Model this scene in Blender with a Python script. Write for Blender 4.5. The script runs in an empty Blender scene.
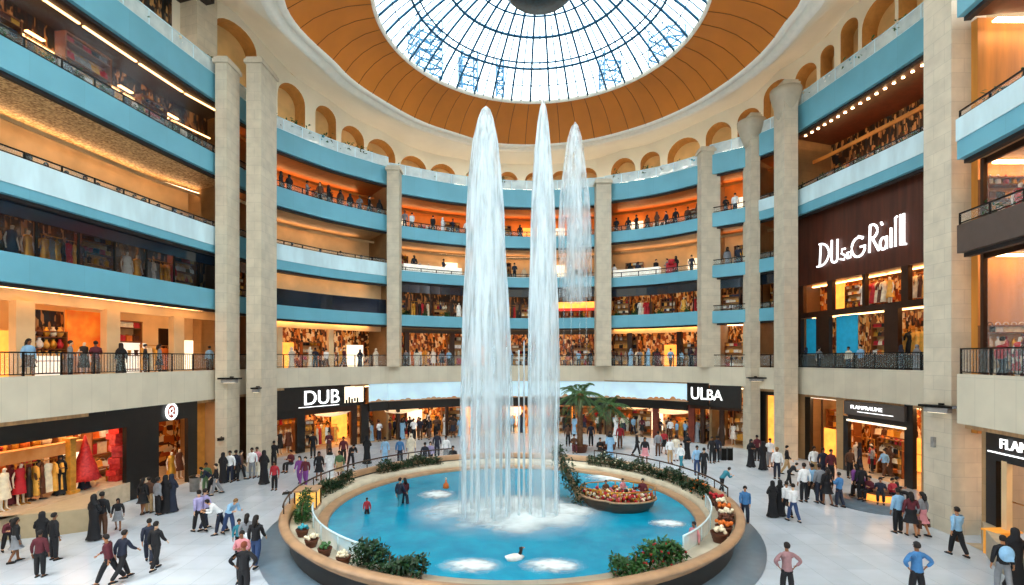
import bpy, bmesh, math, random
from mathutils import Vector, Matrix, noise
PI=math.pi; R=math.radians
rnd=random.Random(7)
SC=bpy.context.scene; COL=SC.collection
# ---- camera model used to survey the hall: focal 500 px, eye 7.6 m over the floor
F=500.0; HZ=358.0; CX=512.0; ZC=7.6
def X_of(px,s): return (px-CX)/s
def on_floor(px,py,z=0.0):
    Y=(ZC-z)*F/(py-HZ); return ((px-CX)/F*Y, Y)
cam=bpy.data.cameras.new('camera'); co=bpy.data.objects.new('camera',cam); COL.objects.link(co)
co.location=(0,0,ZC); co.rotation_euler=(PI/2,0,0)
cam.sensor_width=36; cam.lens=36*F/1024; cam.shift_y=(HZ-292.5)/1024; cam.clip_end=500
SC.camera=co
SC.view_settings.view_transform='Standard'; SC.view_settings.look='None'; SC.view_settings.gamma=1
SC.view_settings.use_curve_mapping=False
# ---------------------------------------------------------------- materials
def lin(c):
    if isinstance(c,str): c=tuple(int(c[i:i+2],16)/255 for i in (0,2,4))
    return tuple(((v+0.055)/1.055)**2.4 if v>0.04045 else v/12.92 for v in c)+(1,)
MATS={}
def mat(name,c,rough=.6,metal=0,var=.12,scale=3.0,emit=0,ecol=None,spec=.5,alpha=1,trans=0,bump=0,stretch=(1,1,1),c2=None,coat=0):
    if name in MATS: return MATS[name]
    m=bpy.data.materials.new(name); m.use_nodes=True; nt=m.node_tree; N=nt.nodes; L=nt.links
    b=N['Principled BSDF']; b.inputs['Roughness'].default_value=rough; b.inputs['Metallic'].default_value=metal
    b.inputs['Specular IOR Level'].default_value=spec; b.inputs['Alpha'].default_value=alpha
    if trans: b.inputs['Transmission Weight'].default_value=trans
    if coat: b.inputs['Coat Weight'].default_value=coat
    c=lin(c); 
    tc=N.new('ShaderNodeTexCoord'); mp=N.new('ShaderNodeMapping'); mp.inputs['Scale'].default_value=stretch
    L.new(tc.outputs['Object'],mp.inputs['Vector'])
    nz=N.new('ShaderNodeTexNoise'); nz.inputs['Scale'].default_value=scale; nz.inputs['Detail'].default_value=3
    L.new(mp.outputs[0],nz.inputs['Vector'])
    mx=N.new('ShaderNodeMix'); mx.data_type='RGBA'
    a=tuple(max(0,v*(1-var)) for v in c[:3])+(1,); d=tuple(min(1,v*(1+var)) for v in c[:3])+(1,)
    if c2: a=c; d=lin(c2)
    mx.inputs[6].default_value=a; mx.inputs[7].default_value=d
    rp=N.new('ShaderNodeMapRange'); rp.inputs[1].default_value=.35; rp.inputs[2].default_value=.65
    L.new(nz.outputs['Fac'],rp.inputs[0]); L.new(rp.outputs[0],mx.inputs[0])
    L.new(mx.outputs[2],b.inputs['Base Color'])
    if emit:
        b.inputs['Emission Strength'].default_value=emit
        if ecol: b.inputs['Emission Color'].default_value=lin(ecol)
        else: L.new(mx.outputs[2],b.inputs['Emission Color'])
    if bump:
        bp=N.new('ShaderNodeBump'); bp.inputs['Strength'].default_value=bump; bp.inputs['Distance'].default_value=.05
        L.new(nz.outputs['Fac'],bp.inputs['Height']); L.new(bp.outputs[0],b.inputs['Normal'])
    MATS[name]=m; m['mix']=1
    return m
def seams(m,width,height,seam=.8,mortar=.012,offset=0.0,uv=True):
    """courses of stone or panel joints, in the mesh's own UV metres"""
    nt=m.node_tree; N=nt.nodes; L=nt.links; b=N['Principled BSDF']
    src=b.inputs['Base Color'].links[0].from_socket
    br=N.new('ShaderNodeTexBrick'); br.offset=offset; br.squash=1
    br.inputs['Scale'].default_value=1; br.inputs['Brick Width'].default_value=width; br.inputs['Row Height'].default_value=height
    br.inputs['Mortar Size'].default_value=mortar; br.inputs['Mortar Smooth'].default_value=.1
    br.inputs['Color1'].default_value=(1,1,1,1); br.inputs['Color2'].default_value=(.93,.93,.93,1); br.inputs['Mortar'].default_value=(seam,seam,seam,1)
    t=N.new('ShaderNodeUVMap') if uv else N.new('ShaderNodeTexCoord')
    L.new(t.outputs[0] if uv else t.outputs['Object'],br.inputs['Vector'])
    mm=N.new('ShaderNodeMix'); mm.data_type='RGBA'; mm.blend_type='MULTIPLY'; mm.inputs[0].default_value=1
    L.new(src,mm.inputs[6]); L.new(br.outputs['Color'],mm.inputs[7]); L.new(mm.outputs[2],b.inputs['Base Color'])
    return m
# ---------------------------------------------------------------- mesh builder
class MB:
    def __init__(s): s.v=[]; s.f=[]; s.uv=[]; s.sm=[]
    def add(s,vs,fs,uvs=None,smooth=False):
        o=len(s.v); s.v+= [tuple(v) for v in vs]
        for i,f in enumerate(fs):
            s.f.append(tuple(o+k for k in f)); s.uv.append(uvs[i] if uvs else None); s.sm.append(smooth)
        return s
    def box(s,c,d,rz=0,taper=1.0):
        x,y,z=d[0]/2,d[1]/2,d[2]/2; ca,sa=math.cos(rz),math.sin(rz); vs=[]
        for k in (-1,1):
            t=taper if k>0 else 1
            for a,b in ((-1,-1),(1,-1),(1,1),(-1,1)):
                u,v=a*x*t,b*y*t; vs.append((c[0]+u*ca-v*sa,c[1]+u*sa+v*ca,c[2]+k*z))
        fs=[(0,3,2,1),(4,5,6,7),(0,1,5,4),(1,2,6,5),(2,3,7,6),(3,0,4,7)]
        W,D,H=d; U=lambda a,b:((0,0),(a,0),(a,b),(0,b))
        return s.add(vs,fs,[U(W,D),U(W,D),U(W,H),U(D,H),U(W,H),U(D,H)])
    def tube(s,path,r,n=6,cap=True):
        P=[Vector(p) for p in path]; rs=r if isinstance(r,(list,tuple)) else [r]*len(P); vs=[]; fs=[]
        for i,p in enumerate(P):
            t=(P[min(i+1,len(P)-1)]-P[max(i-1,0)]).normalized()
            u=t.cross(Vector((0,0,1))); 
            if u.length<1e-3: u=t.cross(Vector((0,1,0)))
            u.normalize(); w=t.cross(u)
            for k in range(n):
                a=2*PI*k/n; vs.append(p+(u*math.cos(a)+w*math.sin(a))*rs[i])
        for i in range(len(P)-1):
            for k in range(n):
                a=i*n+k; b=i*n+(k+1)%n; fs.append((a,b,b+n,a+n))
        if cap: fs+= [tuple(range(n))[::-1],tuple((len(P)-1)*n+k for k in range(n))]
        return s.add(vs,fs,smooth=True)
    def lathe(s,prof,c=(0,0,0),n=16,sx=1,sy=1,cap=True,a0=0,fn=None):
        vs=[]; fs=[]
        for (r,z) in prof:
            for k in range(n):
                a=a0+2*PI*k/n; q=fn(a,z) if fn else 1
                vs.append((c[0]+r*q*sx*math.cos(a),c[1]+r*q*sy*math.sin(a),c[2]+z))
        for i in range(len(prof)-1):
            for k in range(n):
                a=i*n+k; b=i*n+(k+1)%n; fs.append((a,b,b+n,a+n))
        if cap: fs+= [tuple(range(n))[::-1],tuple((len(prof)-1)*n+k for k in range(n))]
        return s.add(vs,fs,smooth=True)
    def sph(s,c,r,n=8,sx=1,sy=1,sz=1):
        m=max(4,n*2//3)
        return s.lathe([(r*math.sin(PI*(i+.02)/(m+.04)),-r*sz*math.cos(PI*(i+.02)/(m+.04))) for i in range(m+1)],c,n,sx,sy)
    def grid(s,rows,smooth=True,close=False,uv=None):
        nr=len(rows); nc=len(rows[0]); vs=[p for r in rows for p in r]; fs=[]; uvs=[]
        for i in range(nr-1):
            for k in range(nc if close else nc-1):
                k2=(k+1)%nc; fs.append((i*nc+k,i*nc+k2,(i+1)*nc+k2,(i+1)*nc+k))
                if uv: uvs.append((uv[i][k],uv[i][k2],uv[i+1][k2],uv[i+1][k]))
        return s.add(vs,fs,uvs if uv else None,smooth)
    def leaf(s,p,d,l,w,droop=.3):
        p=Vector(p); d=Vector(d).normalized(); u=d.cross(Vector((0,0,1)))
        if u.length<1e-3: u=Vector((1,0,0))
        u.normalize(); q=p+d*l*.5; e=p+d*l-Vector((0,0,droop*l))
        return s.add([p,q+u*w/2,e,q-u*w/2],[(0,1,2),(0,2,3)])
    def mesh(s,name):
        me=bpy.data.meshes.new(name); me.from_pydata(s.v,[],s.f); 
        uvl=me.uv_layers.new(name='UVMap'); i=0; dat=[0.0]*(2*len(me.loops))
        for f,u in zip(s.f,s.uv):
            for k in range(len(f)):
                if u: dat[2*i]=u[k][0]; dat[2*i+1]=u[k][1]
                i+=1
        uvl.data.foreach_set('uv',dat)
        me.polygons.foreach_set('use_smooth',s.sm); me.update()
        return me
def obj(name,m,mt,parent=None,loc=None,rz=0,world=False):
    me=m.mesh(name) if isinstance(m,MB) else m
    if world and parent is not None: me.transform(Matrix.Translation(-Vector(parent.location)))
    if mt is not None and not me.materials: me.materials.append(mt)
    o=bpy.data.objects.new(name,me); COL.objects.link(o)
    if parent: o.parent=parent
    if loc: o.location=loc
    o.rotation_euler.z=rz
    return o
def tag(o,label,cat,group=None,kind=None):
    o['label']=label; o['category']=cat
    if group: o['group']=group
    if kind: o['kind']=kind
    return o
def thing(name,label,cat,loc=(0,0,0),rz=0,group=None):
    o=bpy.data.objects.new(name,None); COL.objects.link(o); o.location=loc; o.rotation_euler.z=rz; o.empty_display_size=.2
    return tag(o,label,cat,group)
def struct(name,m,mt):
    o=obj(name,m,mt); o['kind']='structure'; return o
def dup(root,loc,rz=0,label=None,group=None,scale=None,mats=None,skip=()):
    r=root.copy(); COL.objects.link(r); r.location=loc; r.rotation_euler.z=rz
    if scale is not None: r.scale=scale if isinstance(scale,(tuple,list)) else (scale,)*3
    if label: r['label']=label
    if group: r['group']=group
    elif 'group' in r: del r['group']
    def paint(c):
        if mats and c.type=='MESH' and c.material_slots:
            k=c.name.split('.')[0]
            if k in mats: c.material_slots[0].link='OBJECT'; c.material_slots[0].material=mats[k]
    paint(r)
    for ch in root.children:
        if ch.name.split('.')[0] in skip: continue
        c=ch.copy(); COL.objects.link(c); c.parent=r; paint(c)
        for g in ch.children:
            d=g.copy(); COL.objects.link(d); d.parent=c; paint(d)
    return r
_tn=[0]
def tn(kind='trim'): _tn[0]+=1; return f'{kind}_{_tn[0]}'
# ---------------------------------------------------------------- facade curves
ATR=Vector((1.5,27.0))
def resample(pts,n):
    return pts
class Curve2:
    """plan curve of the atrium edge, left to right as seen from inside; offsets run away from the hall"""
    def __init__(s,pts):
        s.p=[Vector(p) for p in pts]; s.n=[]; s.d=[0]
        for i in range(len(s.p)):
            t=(s.p[min(i+1,len(s.p)-1)]-s.p[max(i-1,0)]).normalized(); nn=Vector((-t.y,t.x))
            s.n.append(nn)
            if i: s.d.append(s.d[-1]+(s.p[i]-s.p[i-1]).length)
        s.len=s.d[-1]
    def off(s,o): return [p+n*o for p,n in zip(s.p,s.n)]
    def at(s,t,o=0):
        """t in metres along; gives x,y and the yaw whose -Y looks into the hall"""
        t=max(0,min(s.len,t)); i=0
        while i<len(s.d)-2 and s.d[i+1]<t: i+=1
        k=(t-s.d[i])/max(1e-6,s.d[i+1]-s.d[i]); p=s.p[i].lerp(s.p[i+1],k); n=s.n[i].lerp(s.n[i+1],k).normalized()
        q=p+n*o; return q.x,q.y,math.atan2(n.y,n.x)-PI/2
    def t_px(s,px,o=0):
        best=None
        for i in range(401):
            t=s.len*i/400; x,y,_=s.at(t,o); 
            if y<.5: continue
            e=abs(CX+F*x/y-px)
            if best is None or e<best[0]: best=(e,t)
        return best[1]
    def sweep(s,m,prof,closed=True,i0=0,i1=None,t0=None,t1=None):
        """prof = list of (offset,z)"""
        if t0 is not None:
            n=max(2,int((t1-t0)/1.0)+1); T=[t0+(t1-t0)*k/(n-1) for k in range(n)]
            P=[]; 
            for t in T:
                x0,y0,a=s.at(t,0); P.append((Vector((x0,y0)),Vector((-math.sin(a),math.cos(a))),t))
        else: P=[(p,n,d) for p,n,d in zip(s.p,s.n,s.d)]
        np_=len(prof); vs=[]; fs=[]; uvs=[]
        pl=[0]
        for k in range(np_): 
            a,b=prof[k],prof[(k+1)%np_]; pl.append(pl[-1]+math.hypot(a[0]-b[0],a[1]-b[1]))
        for p,n,d in P:
            for (o,z) in prof: q=p+n*o; vs.append((q.x,q.y,z))
        K=np_ if closed else np_-1
        for i in range(len(P)-1):
            for k in range(K):
                k2=(k+1)%np_; fs.append((i*np_+k,(i+1)*np_+k,(i+1)*np_+k2,i*np_+k2))
                uvs.append(((P[i][2],pl[k]),(P[i+1][2],pl[k]),(P[i+1][2],pl[k+1]),(P[i][2],pl[k+1])))
        if closed:
            fs+= [tuple(range(np_)),tuple((len(P)-1)*np_+k for k in range(np_))[::-1]]; uvs+= [tuple((0,0) for _ in range(np_))]*2
        return m.add(vs,fs,uvs)
def keys_curve(keys,n=14):
    pts=[]
    for j in range(len(keys)-1):
        (a,sa),(b,sb)=keys[j],keys[j+1]
        for i in range(n if j<len(keys)-2 else n+1):
            k=i/n; px=a+(b-a)*k; s_=sa+(sb-sa)*k
            if len(keys)>2:   # catmull on scale
                s0=keys[j-1] if j>0 else keys[j]; s3=keys[j+2] if j+2<len(keys) else keys[j+1]
                m1=(sb-s0[1])/(b-s0[0])*(b-a); m2=(s3[1]-sa)/(s3[0]-a)*(b-a)
                s_=(2*k**3-3*k*k+1)*sa+(k**3-2*k*k+k)*m1+(-2*k**3+3*k*k)*sb+(k**3-k*k)*m2
            pts.append((X_of(px,s_),F/s_))
    return Curve2(pts)
# ================================================================ people
def skin(verts,edges,radii,root=0,sub=1):
    me=bpy.data.meshes.new('tmp'); bm=bmesh.new(); sl=bm.verts.layers.skin.verify()
    vs=[bm.verts.new(v) for v in verts]
    for v,r in zip(vs,radii): v[sl].radius=r if isinstance(r,tuple) else (r,r)
    vs[root][sl].use_root=True
    for a,b in edges: bm.edges.new((vs[a],vs[b]))
    bm.to_mesh(me); bm.free(); o=bpy.data.objects.new('tmp',me); COL.objects.link(o)
    md=o.modifiers.new('s','SKIN'); md.use_smooth_shade=True; md.branch_smoothing=.6
    if sub: s=o.modifiers.new('b','SUBSURF'); s.levels=sub; s.render_levels=sub
    dg=bpy.context.evaluated_depsgraph_get(); out=bpy.data.meshes.new_from_object(o.evaluated_get(dg)); bpy.data.objects.remove(o)
    for p in out.polygons: p.use_smooth=True
    return out
def pose(p):
    J={}; lean=p.get('lean',0); sit=p.get('sit',0); dz=-.45 if sit else 0
    def T(x,y,z):   # torso points lean about the pelvis
        zz=z-.95; return Vector((x,-(math.sin(lean)*zz)+y*math.cos(lean),.95+math.cos(lean)*zz+dz))
    J['pel']=T(0,0,.95);J['waist']=T(0,.0,1.08);J['chest']=T(0,-.01,1.28);J['nb']=T(0,.0,1.45);J['nk']=T(0,-.01,1.53);J['hd']=T(0,-.02,1.61);J['ht']=T(0,-.015,1.69)
    for s,k in ((-1,'L'),(1,'R')):
        st=p.get('stride',0)*s
        if sit: hip=Vector((s*.1,0,.95+dz)); kn=Vector((s*.12,-.44,.52)); an=Vector((s*.12,-.46,.09))
        else:
            hip=Vector((s*.095,0,.9)); a=R(st); kn=hip+Vector((s*.01,-math.sin(a)*.43,-math.cos(a)*.43)); b=R(st-(18 if st<0 else 4)*(1 if st else 0)); an=kn+Vector((0,-math.sin(b)*.4,-math.cos(b)*.4)); 
            if an.z>.09 and not st: an.z=.09
        J['hip'+k]=hip;J['kn'+k]=kn;J['an'+k]=an;J['he'+k]=an+Vector((0,.04,-.055));J['to'+k]=an+Vector((s*.015,-.16,-.065))
        sh=T(s*.175,.01,1.405); J['sh'+k]=sh; am=p.get('arm','rest')
        if am=='rest': el=sh+Vector((s*.07,.03,-.28)); wr=el+Vector((s*.02,-.06,-.25))
        elif am=='walk': q=R(-st*1.1); el=sh+Vector((s*.03,-math.sin(q)*.28,-math.cos(q)*.28)); wr=el+Vector((0,-math.sin(q+.5)*.25,-math.cos(q+.5)*.25))
        elif am=='fold': el=sh+Vector((s*.07,-.03,-.27)); wr=el+Vector((-s*.22,-.18,.06))
        elif am=='hold': el=sh+Vector((s*.06,-.02,-.27)); wr=el+Vector((-s*.05,-.23,.06))
        elif am=='hips': el=sh+Vector((s*.22,.06,-.2)); wr=el+Vector((-s*.14,-.06,-.17))
        elif am=='phone': el=sh+Vector((s*.07,-.03,-.27)); wr=el+(Vector((-s*.06,-.14,.2)) if s>0 else Vector((0,-.08,-.24)))
        J['el'+k]=el;J['wr'+k]=wr; d=(wr-el).normalized(); J['pa'+k]=wr+d*.07; J['d'+k]=d
    return J
def skin_body(p):
    J=pose(p); V=[];E=[];Rr=[]
    def v(q,r,par=None): V.append(q);Rr.append(r); i=len(V)-1; (E.append((par,i)) if par is not None else None); return i
    a=v(J['pel'],(.13,.1)); b=v(J['waist'],(.115,.085),a); c=v(J['chest'],(.11,.075),b); d=v(J['nb']-Vector((0,0,.02)),(.07,.055),c); e=v(J['nk'],.052,d); f=v(J['hd'],(.082,.096),e); g=v(J['ht'],(.072,.084),f)
    nd=(J['hd']-J['nk']).normalized(); fw=Vector((0,-1,0))
    nose=v(J['hd']+fw*.105+Vector((0,0,.0)),.013,f)
    for k,s in (('L',-1),('R',1)):
        sh=v(J['sh'+k]-Vector((0,0,.04)),.03,c); el=v(J['el'+k],.04,sh); wr=v(J['wr'+k],.026,el); pa=v(J['pa'+k],(.034,.018),wr)
        D=J['d'+k]; side=D.cross(Vector((s,0,0))); side=side.normalized() if side.length>.1 else fw; curl=Vector((-s,0,0))
        for q,(off,l) in enumerate(((-.027,.062),(-.009,.072),(.009,.068),(.027,.052))):
            m1=v(J['pa'+k]+side*off+D*.045,.0095,pa); m2=v(V[m1]+D*l*.45+curl*.008,.0088,m1); v(V[m2]+D*l*.4+curl*.022,.0075,m2)
        t1=v(J['wr'+k]+D*.03-side*.042,.011,wr); v(V[t1]+D*.035-side*.018,.009,t1)
        hi=v(J['hip'+k],.085,a); kn=v(J['kn'+k],.056,hi); an=v(J['an'+k],.038,kn); v(J['he'+k],.034,an); v(J['to'+k],(.036,.022),an)
    me=skin(V,E,Rr,0,1); return me
def pad(me,balls):
    bm=bmesh.new(); bm.from_mesh(me)
    for p,r in balls:
        g=bmesh.ops.create_icosphere(bm,subdivisions=2,radius=r,matrix=Matrix.Translation(p))
        for f in {f for v in g['verts'] for f in v.link_faces}: f.smooth=True
    bm.to_mesh(me); bm.free(); return me
def skin_top(p,sleeve=1.0,bulk=.022,length=.9):
    J=pose(p); V=[];E=[];Rr=[]
    def v(q,r,par=None): V.append(q);Rr.append(r); i=len(V)-1; (E.append((par,i)) if par is not None else None); return i
    lo=J['pel'].lerp(J['waist'],-.75); l0=v(lo,(.16+bulk,.125+bulk)); a=v(J['pel'].lerp(J['waist'],.2),(.158+bulk,.12+bulk),l0); b=v(J['waist'],(.135+bulk,.105+bulk),a); c=v(J['chest'],(.165+bulk,.125+bulk),b); d=v(J['nb'],(.15,.105),c); v(J['nb'].lerp(J['nk'],.5),.07,d)
    for k in 'LR':
        sh=v(J['sh'+k]+Vector((0,0,.008)),.083+bulk*.5,c); el=v(J['el'+k] if sleeve>.6 else J['sh'+k].lerp(J['el'+k],.7),.052+bulk*.5,sh)
        if sleeve>.6: v(J['wr'+k].lerp(J['el'+k],.08),.036+bulk*.4,el)
    return pad(skin(V,E,Rr,0,1),[(J['sh'+k]+Vector((0,0,-.035)),.066) for k in 'LR']+[(J['sh'+k].lerp(J['chest'],.35),.088) for k in 'LR'])
def skin_legs(p):
    J=pose(p); V=[];E=[];Rr=[]
    def v(q,r,par=None): V.append(q);Rr.append(r); i=len(V)-1; (E.append((par,i)) if par is not None else None); return i
    w=v(J['waist'].lerp(J['pel'],.4),(.13,.105)); a=v(J['pel'].lerp(J['hipL'].lerp(J['hipR'],.5),.4),(.148,.12),w)
    for k in 'LR': hi=v(J['hip'+k].lerp(J['kn'+k],.12),.112,a); kn=v(J['kn'+k],.086,hi); v(J['an'+k].lerp(J['kn'+k],.0),.07,kn)
    return pad(skin(V,E,Rr,1,1),[(J['hip'+k].lerp(J['pel'],.3)-Vector((0,0,.02)),.108) for k in 'LR']+[(J['pel']-Vector((0,0,.03)),.12)])
def shoe_mesh(J,k):
    m=MB(); an=J['an'+k]; he=J['he'+k]; to=J['to'+k]; d=(to-he).normalized()
    m.tube([he-d*.035+Vector((0,0,.0)),he+d*.05+Vector((0,0,.015)),to-d*.05+Vector((0,0,.005)),to+d*.05-Vector((0,0,.008))],[.035,.05,.045,.022],8); return m
def head_frame(J): return J['hd'],J['ht']
def hair_mesh(J,kind_):
    m=MB(); c=(J['hd'].lerp(J['ht'],.55)); n=14; rows=[]
    for i in range(7):
        ph=PI*i/6*.7; rr=.096*math.sin(ph)+.001; z=.108*math.cos(ph)
        rows.append([(c.x+rr*math.cos(a)*.95,c.y+.012+rr*math.sin(a)*1.12+(.03 if (i>=4 and math.sin(a)<-.2) else 0),c.z+z+(.035 if (i>=5 and math.sin(a)<-.1) else 0)) for a in [2*PI*k/n for k in range(n)]])
    m.grid(rows,True,True)
    if kind_=='long': m.tube([c+Vector((0,.07,.03)),c+Vector((0,.1,-.08)),c+Vector((0,.11,-.2)),c+Vector((0,.1,-.32))],[.07,.085,.08,.03],9)
    if kind_=='scarf':
        rows=[]
        for z,rx,ry,yo in ((.13,.03,.03,.01),(.1,.085,.09,.01),(.03,.105,.115,.02),(-.06,.105,.11,.025),(-.13,.11,.11,.02),(-.19,.17,.13,.01),(-.26,.2,.14,.0)):
            rows.append([(c.x+rx*math.cos(a),c.y+yo+ry*math.sin(a)*(1 if math.sin(a)>-.6 or z<-.1 else .72),c.z+z) for a in [2*PI*k/16 for k in range(16)]])
        m.grid(rows,True,True)
    return m
def robe_mesh(J,lo=.06,w=.27,top=1.43,hood=False,z1=None):
    m=MB(); rows=[]; n=24; dz=J['pel'].z-.95
    for t in range(11):
        k=t/10; z=top*(1-k)+lo*k
        wx=[.1,.205,.2,.185,.175,.185,.2,.21,.225,.245,w][t]; wy=[.08,.125,.135,.125,.125,.135,.145,.155,.165,.18,w*.8][t]
        rows.append([(wx*math.cos(a)*(1+(.05*math.cos(9*a+1) if t>4 else 0)),wy*math.sin(a)*(1+(.07*math.cos(7*a) if t>4 else 0))-.0,z) for a in [2*PI*i/n for i in range(n)]])
    m.grid(rows,True,True); return m
SK=['D9A27A','B97F57','8A5A3C','E6BC98']
def person_kind(name,p,top='shirt',bottom='trousers',hair='short',sleeve=1.0,bulk=.02,bag=None,hem=.55):
    def f():
        r=thing('person','','person'); J=pose(p)
        me=skin_body(p); me.materials.append(mat('skin_'+SK[hash_(name)%4],SK[hash_(name)%4],.55,var=.05)); bd=obj('body',me,None,r)
        m=MB()
        for s in (-1,1): m.sph(J['hd']+Vector((s*.032,-.086,.022)),.011,6)
        m.box(J['hd']+Vector((0,-.088,-.04)),(.042,.012,.01)); obj('face',m,mat('face_dark','3A1F18',.5),bd)
        if top=='shirt': me=skin_top(p,sleeve,bulk); me.materials.append(CLW['navy']); obj('shirt',me,None,r)
        elif top=='robe':
            me=skin_top(p,1,.03); me.materials.append(CLW['black']); obj('shirt',me,None,r)
            obj('robe',robe_mesh(J,.05,.3,1.3),CLW['black'],r)
        if bottom=='trousers': me=skin_legs(p); me.materials.append(CLW['black']); obj('trousers',me,None,r)
        if bottom=='skirt': obj('skirt',robe_mesh(J,hem,.3,1.1),CLW['black'],r)
        for k in 'LR': obj('shoe',shoe_mesh(J,k),CLW['black'],r)
        obj('headscarf' if hair=='scarf' else 'hair',hair_mesh(J,hair),CLW['hair'],r)
        if bag=='hand':
            m=MB(); q=J['paL']; m.box(q+Vector((0,0,-.3)),(.1,.32,.32),0,.85); m.tube([q+Vector((0,-.1,-.14)),q+Vector((0,-.03,-.02)),q+Vector((0,.03,-.02)),q+Vector((0,.1,-.14))],.012,5); o=obj('bag',m,CLW['brown'],r)
        if bag=='pack': m=MB(); m.sph(J['chest']+Vector((0,.2,-.02)),.2,12,.95,.6,1.2); m.box(J['chest']+Vector((0,.27,-.1)),(.24,.1,.2),0,.9); obj('backpack',m,CLW['ltblue'],r)
        return r
    kind(name,f)
def hash_(s): return sum(ord(c)*(i+3) for i,c in enumerate(s))
CLW={n:mat('wear_'+n,h,.8,var=.12,scale=6) for n,h in dict(navy='1D2438',black='14141A',white='EDEFF2',ltblue='8FBCE0',blue='3F78B0',red='A82430',maroon='5C1F2B',brown='5A3A28',grey='84878E',lilac='A9A2D0',purple='7A3E8C',teal='2E7F92',pink='D08890',hair='1A1210',jeans='2C4470',tan='B99A70',mauve='9A7478',denim='3C5878',redhair='7E3B22',green='4C6B48',cream='E6DCC8',fair='8A6238').items()}
KIND=globals().get("KIND",{})
def kind(name,fn): KIND[name]=dict(root=fn)
person_kind('stand',dict(arm='rest')); person_kind('fold',dict(arm='fold')); person_kind('hold',dict(arm='hold')); person_kind('hips',dict(arm='hips',stride=6))
person_kind('walk',dict(arm='walk',stride=15)); person_kind('stride',dict(arm='walk',stride=24,lean=.12)); person_kind('phone',dict(arm='phone',stride=5))
person_kind('bend',dict(arm='hold',stride=12,lean=.75)); person_kind('robe',dict(arm='fold'),'robe',None,'scarf'); person_kind('skirt',dict(arm='rest',stride=8),'shirt','skirt','long')
person_kind('skirtbag',dict(arm='rest',stride=6),'shirt','skirt','long',bag='hand'); person_kind('longwalk',dict(arm='walk',stride=13),'shirt','trousers','long')
person_kind('bagwalk',dict(arm='walk',stride=13),'shirt','trousers','short',bag='hand'); person_kind('tunic',dict(arm='rest',stride=8),'shirt','trousers','short'); person_kind('pack',dict(arm='rest',stride=8),'shirt','trousers','short',bag='pack')
person_kind('sit',dict(arm='hold',sit=1)); person_kind('tshirt',dict(arm='rest'),sleeve=.5); person_kind('thobe',dict(arm='rest'),'robe',None,'scarf')
def person(x,y,k,rz,label,top='black',bot='black',hair='hair',sc=1.0,z=0,group=None,bag='brown'):
    mats={'shirt':CLW[top],'robe':CLW[top],'trousers':CLW[bot],'skirt':CLW[bot],'hair':CLW[hair],'headscarf':CLW[hair if k=='thobe' else top] if hair=='hair' else CLW[hair],'bag':CLW[bag],'backpack':CLW['ltblue']}
    return place(k,(x,y,z),R(rz),label,'person',group,sc,mats)
# ================================================================ palette
M={}
M['blue']=seams(mat('fascia_blue','6BAFC3',.45,var=.05,scale=.6),2.4,9,.86,.012)
M['white']=mat('fascia_glass_white','CFEAF2',.25,var=.1,scale=1.2,stretch=(1,1,.3))
M['brownf']=mat('fascia_brown','54463F',.5,var=.06)
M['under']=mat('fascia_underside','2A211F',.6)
M['cream']=seams(mat('parapet_cream','D8CDB6',.6,var=.05,scale=.8),.95,1.9,.86,.014)
M['plaster']=mat('drum_plaster','F6EEDA',.8,var=.04,scale=.35)
M['moulding']=mat('moulding_cream','FBF5E6',.7,var=.03)
M['stone']=seams(mat('pillar_stone','D3C6AF',.6,var=.08,scale=1.4,bump=.1),1.1,.62,.80,.012,.5)
M['tan']=seams(mat('stone_tan','B08D62',.6,var=.08,scale=1.2),1.1,.62,.82,.012,.5)
M['wood']=seams(mat('ceiling_wood','A9622A',.45,var=.2,scale=1.5,stretch=(1,6,1)),.6,30,.8,.01)
M['paleWood']=seams(mat('ceiling_pale_wood','C49A6C',.5,var=.16,scale=1.2,stretch=(1,6,1)),.5,30,.85,.01)
M['gold']=mat('gold_mesh_ceiling','A8743A',.4,.2,var=.5,scale=9,bump=.8,c2='FFE6B0')
M['darkwood']=mat('sign_wall_wood','4E2315',.4,var=.3,scale=1.2,stretch=(2.5,2.5,.25))
M['navy']=mat('navy_glass','0D1C2C',.12,spec=.8,var=.3,scale=.7)
M['black']=mat('black_shopfront','15120F',.35,var=.2)
M['blackmetal']=mat('black_metal','1A1815',.35,.6)
M['bronze']=mat('bronze_frame','3B2417',.4,.4)
M['ring']=seams(mat('dome_ring_bronze','B9742F',.42,.15,var=.08,scale=.4),9,90,.8,.03)
M['cove']=mat('cove_lamp','FFF4E0',.5,emit=5,ecol='FFEBD0',var=0)  # glow of the strips added below the arches
M['rib']=mat('dome_steel','14567A',.4,.3)
M['shopwall']=mat('shop_wall_warm','D9A56A',.7,var=.35,scale=.6)
M['shopfloor']=mat('shop_floor','CDB79A',.25,var=.1)
M['shelf']=mat('display_wood','8A4F22',.45,var=.2,scale=2)
M['lamp']=mat('warm_lamp','FFE2B0',.5,emit=6.5,ecol='FFBE78',var=0)
M['lampw']=mat('bright_lamp','FFF2DD',.5,emit=11,ecol='FFCF98',var=0)
M['lamp2']=mat('soft_lamp','FFEED8',.5,emit=4.5,ecol='FFD2A0',var=0)
M['panelw']=mat('lit_white_panel','FFF4E0',.5,emit=.9,ecol='FFE9C8',var=0)
M['panelo']=mat('lit_orange_panel','FFB347',.5,emit=1.1,ecol='FFA040',var=.3,scale=1.2,c2='E26A1A')
M['letter']=mat('lit_white_letter','FFFFFF',.5,emit=1.1,ecol='FFFFFF',var=0)
M['glass']=mat('clear_glass','DDF2F2',.03,var=0,alpha=.06,spec=.6)
M['dglass']=mat('balustrade_glass','E4F7FC',.08,var=.12,scale=2,alpha=.62,spec=.6)
M['water']=None
M['gold2']=mat('brass','C48A34',.3,.7)
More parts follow.
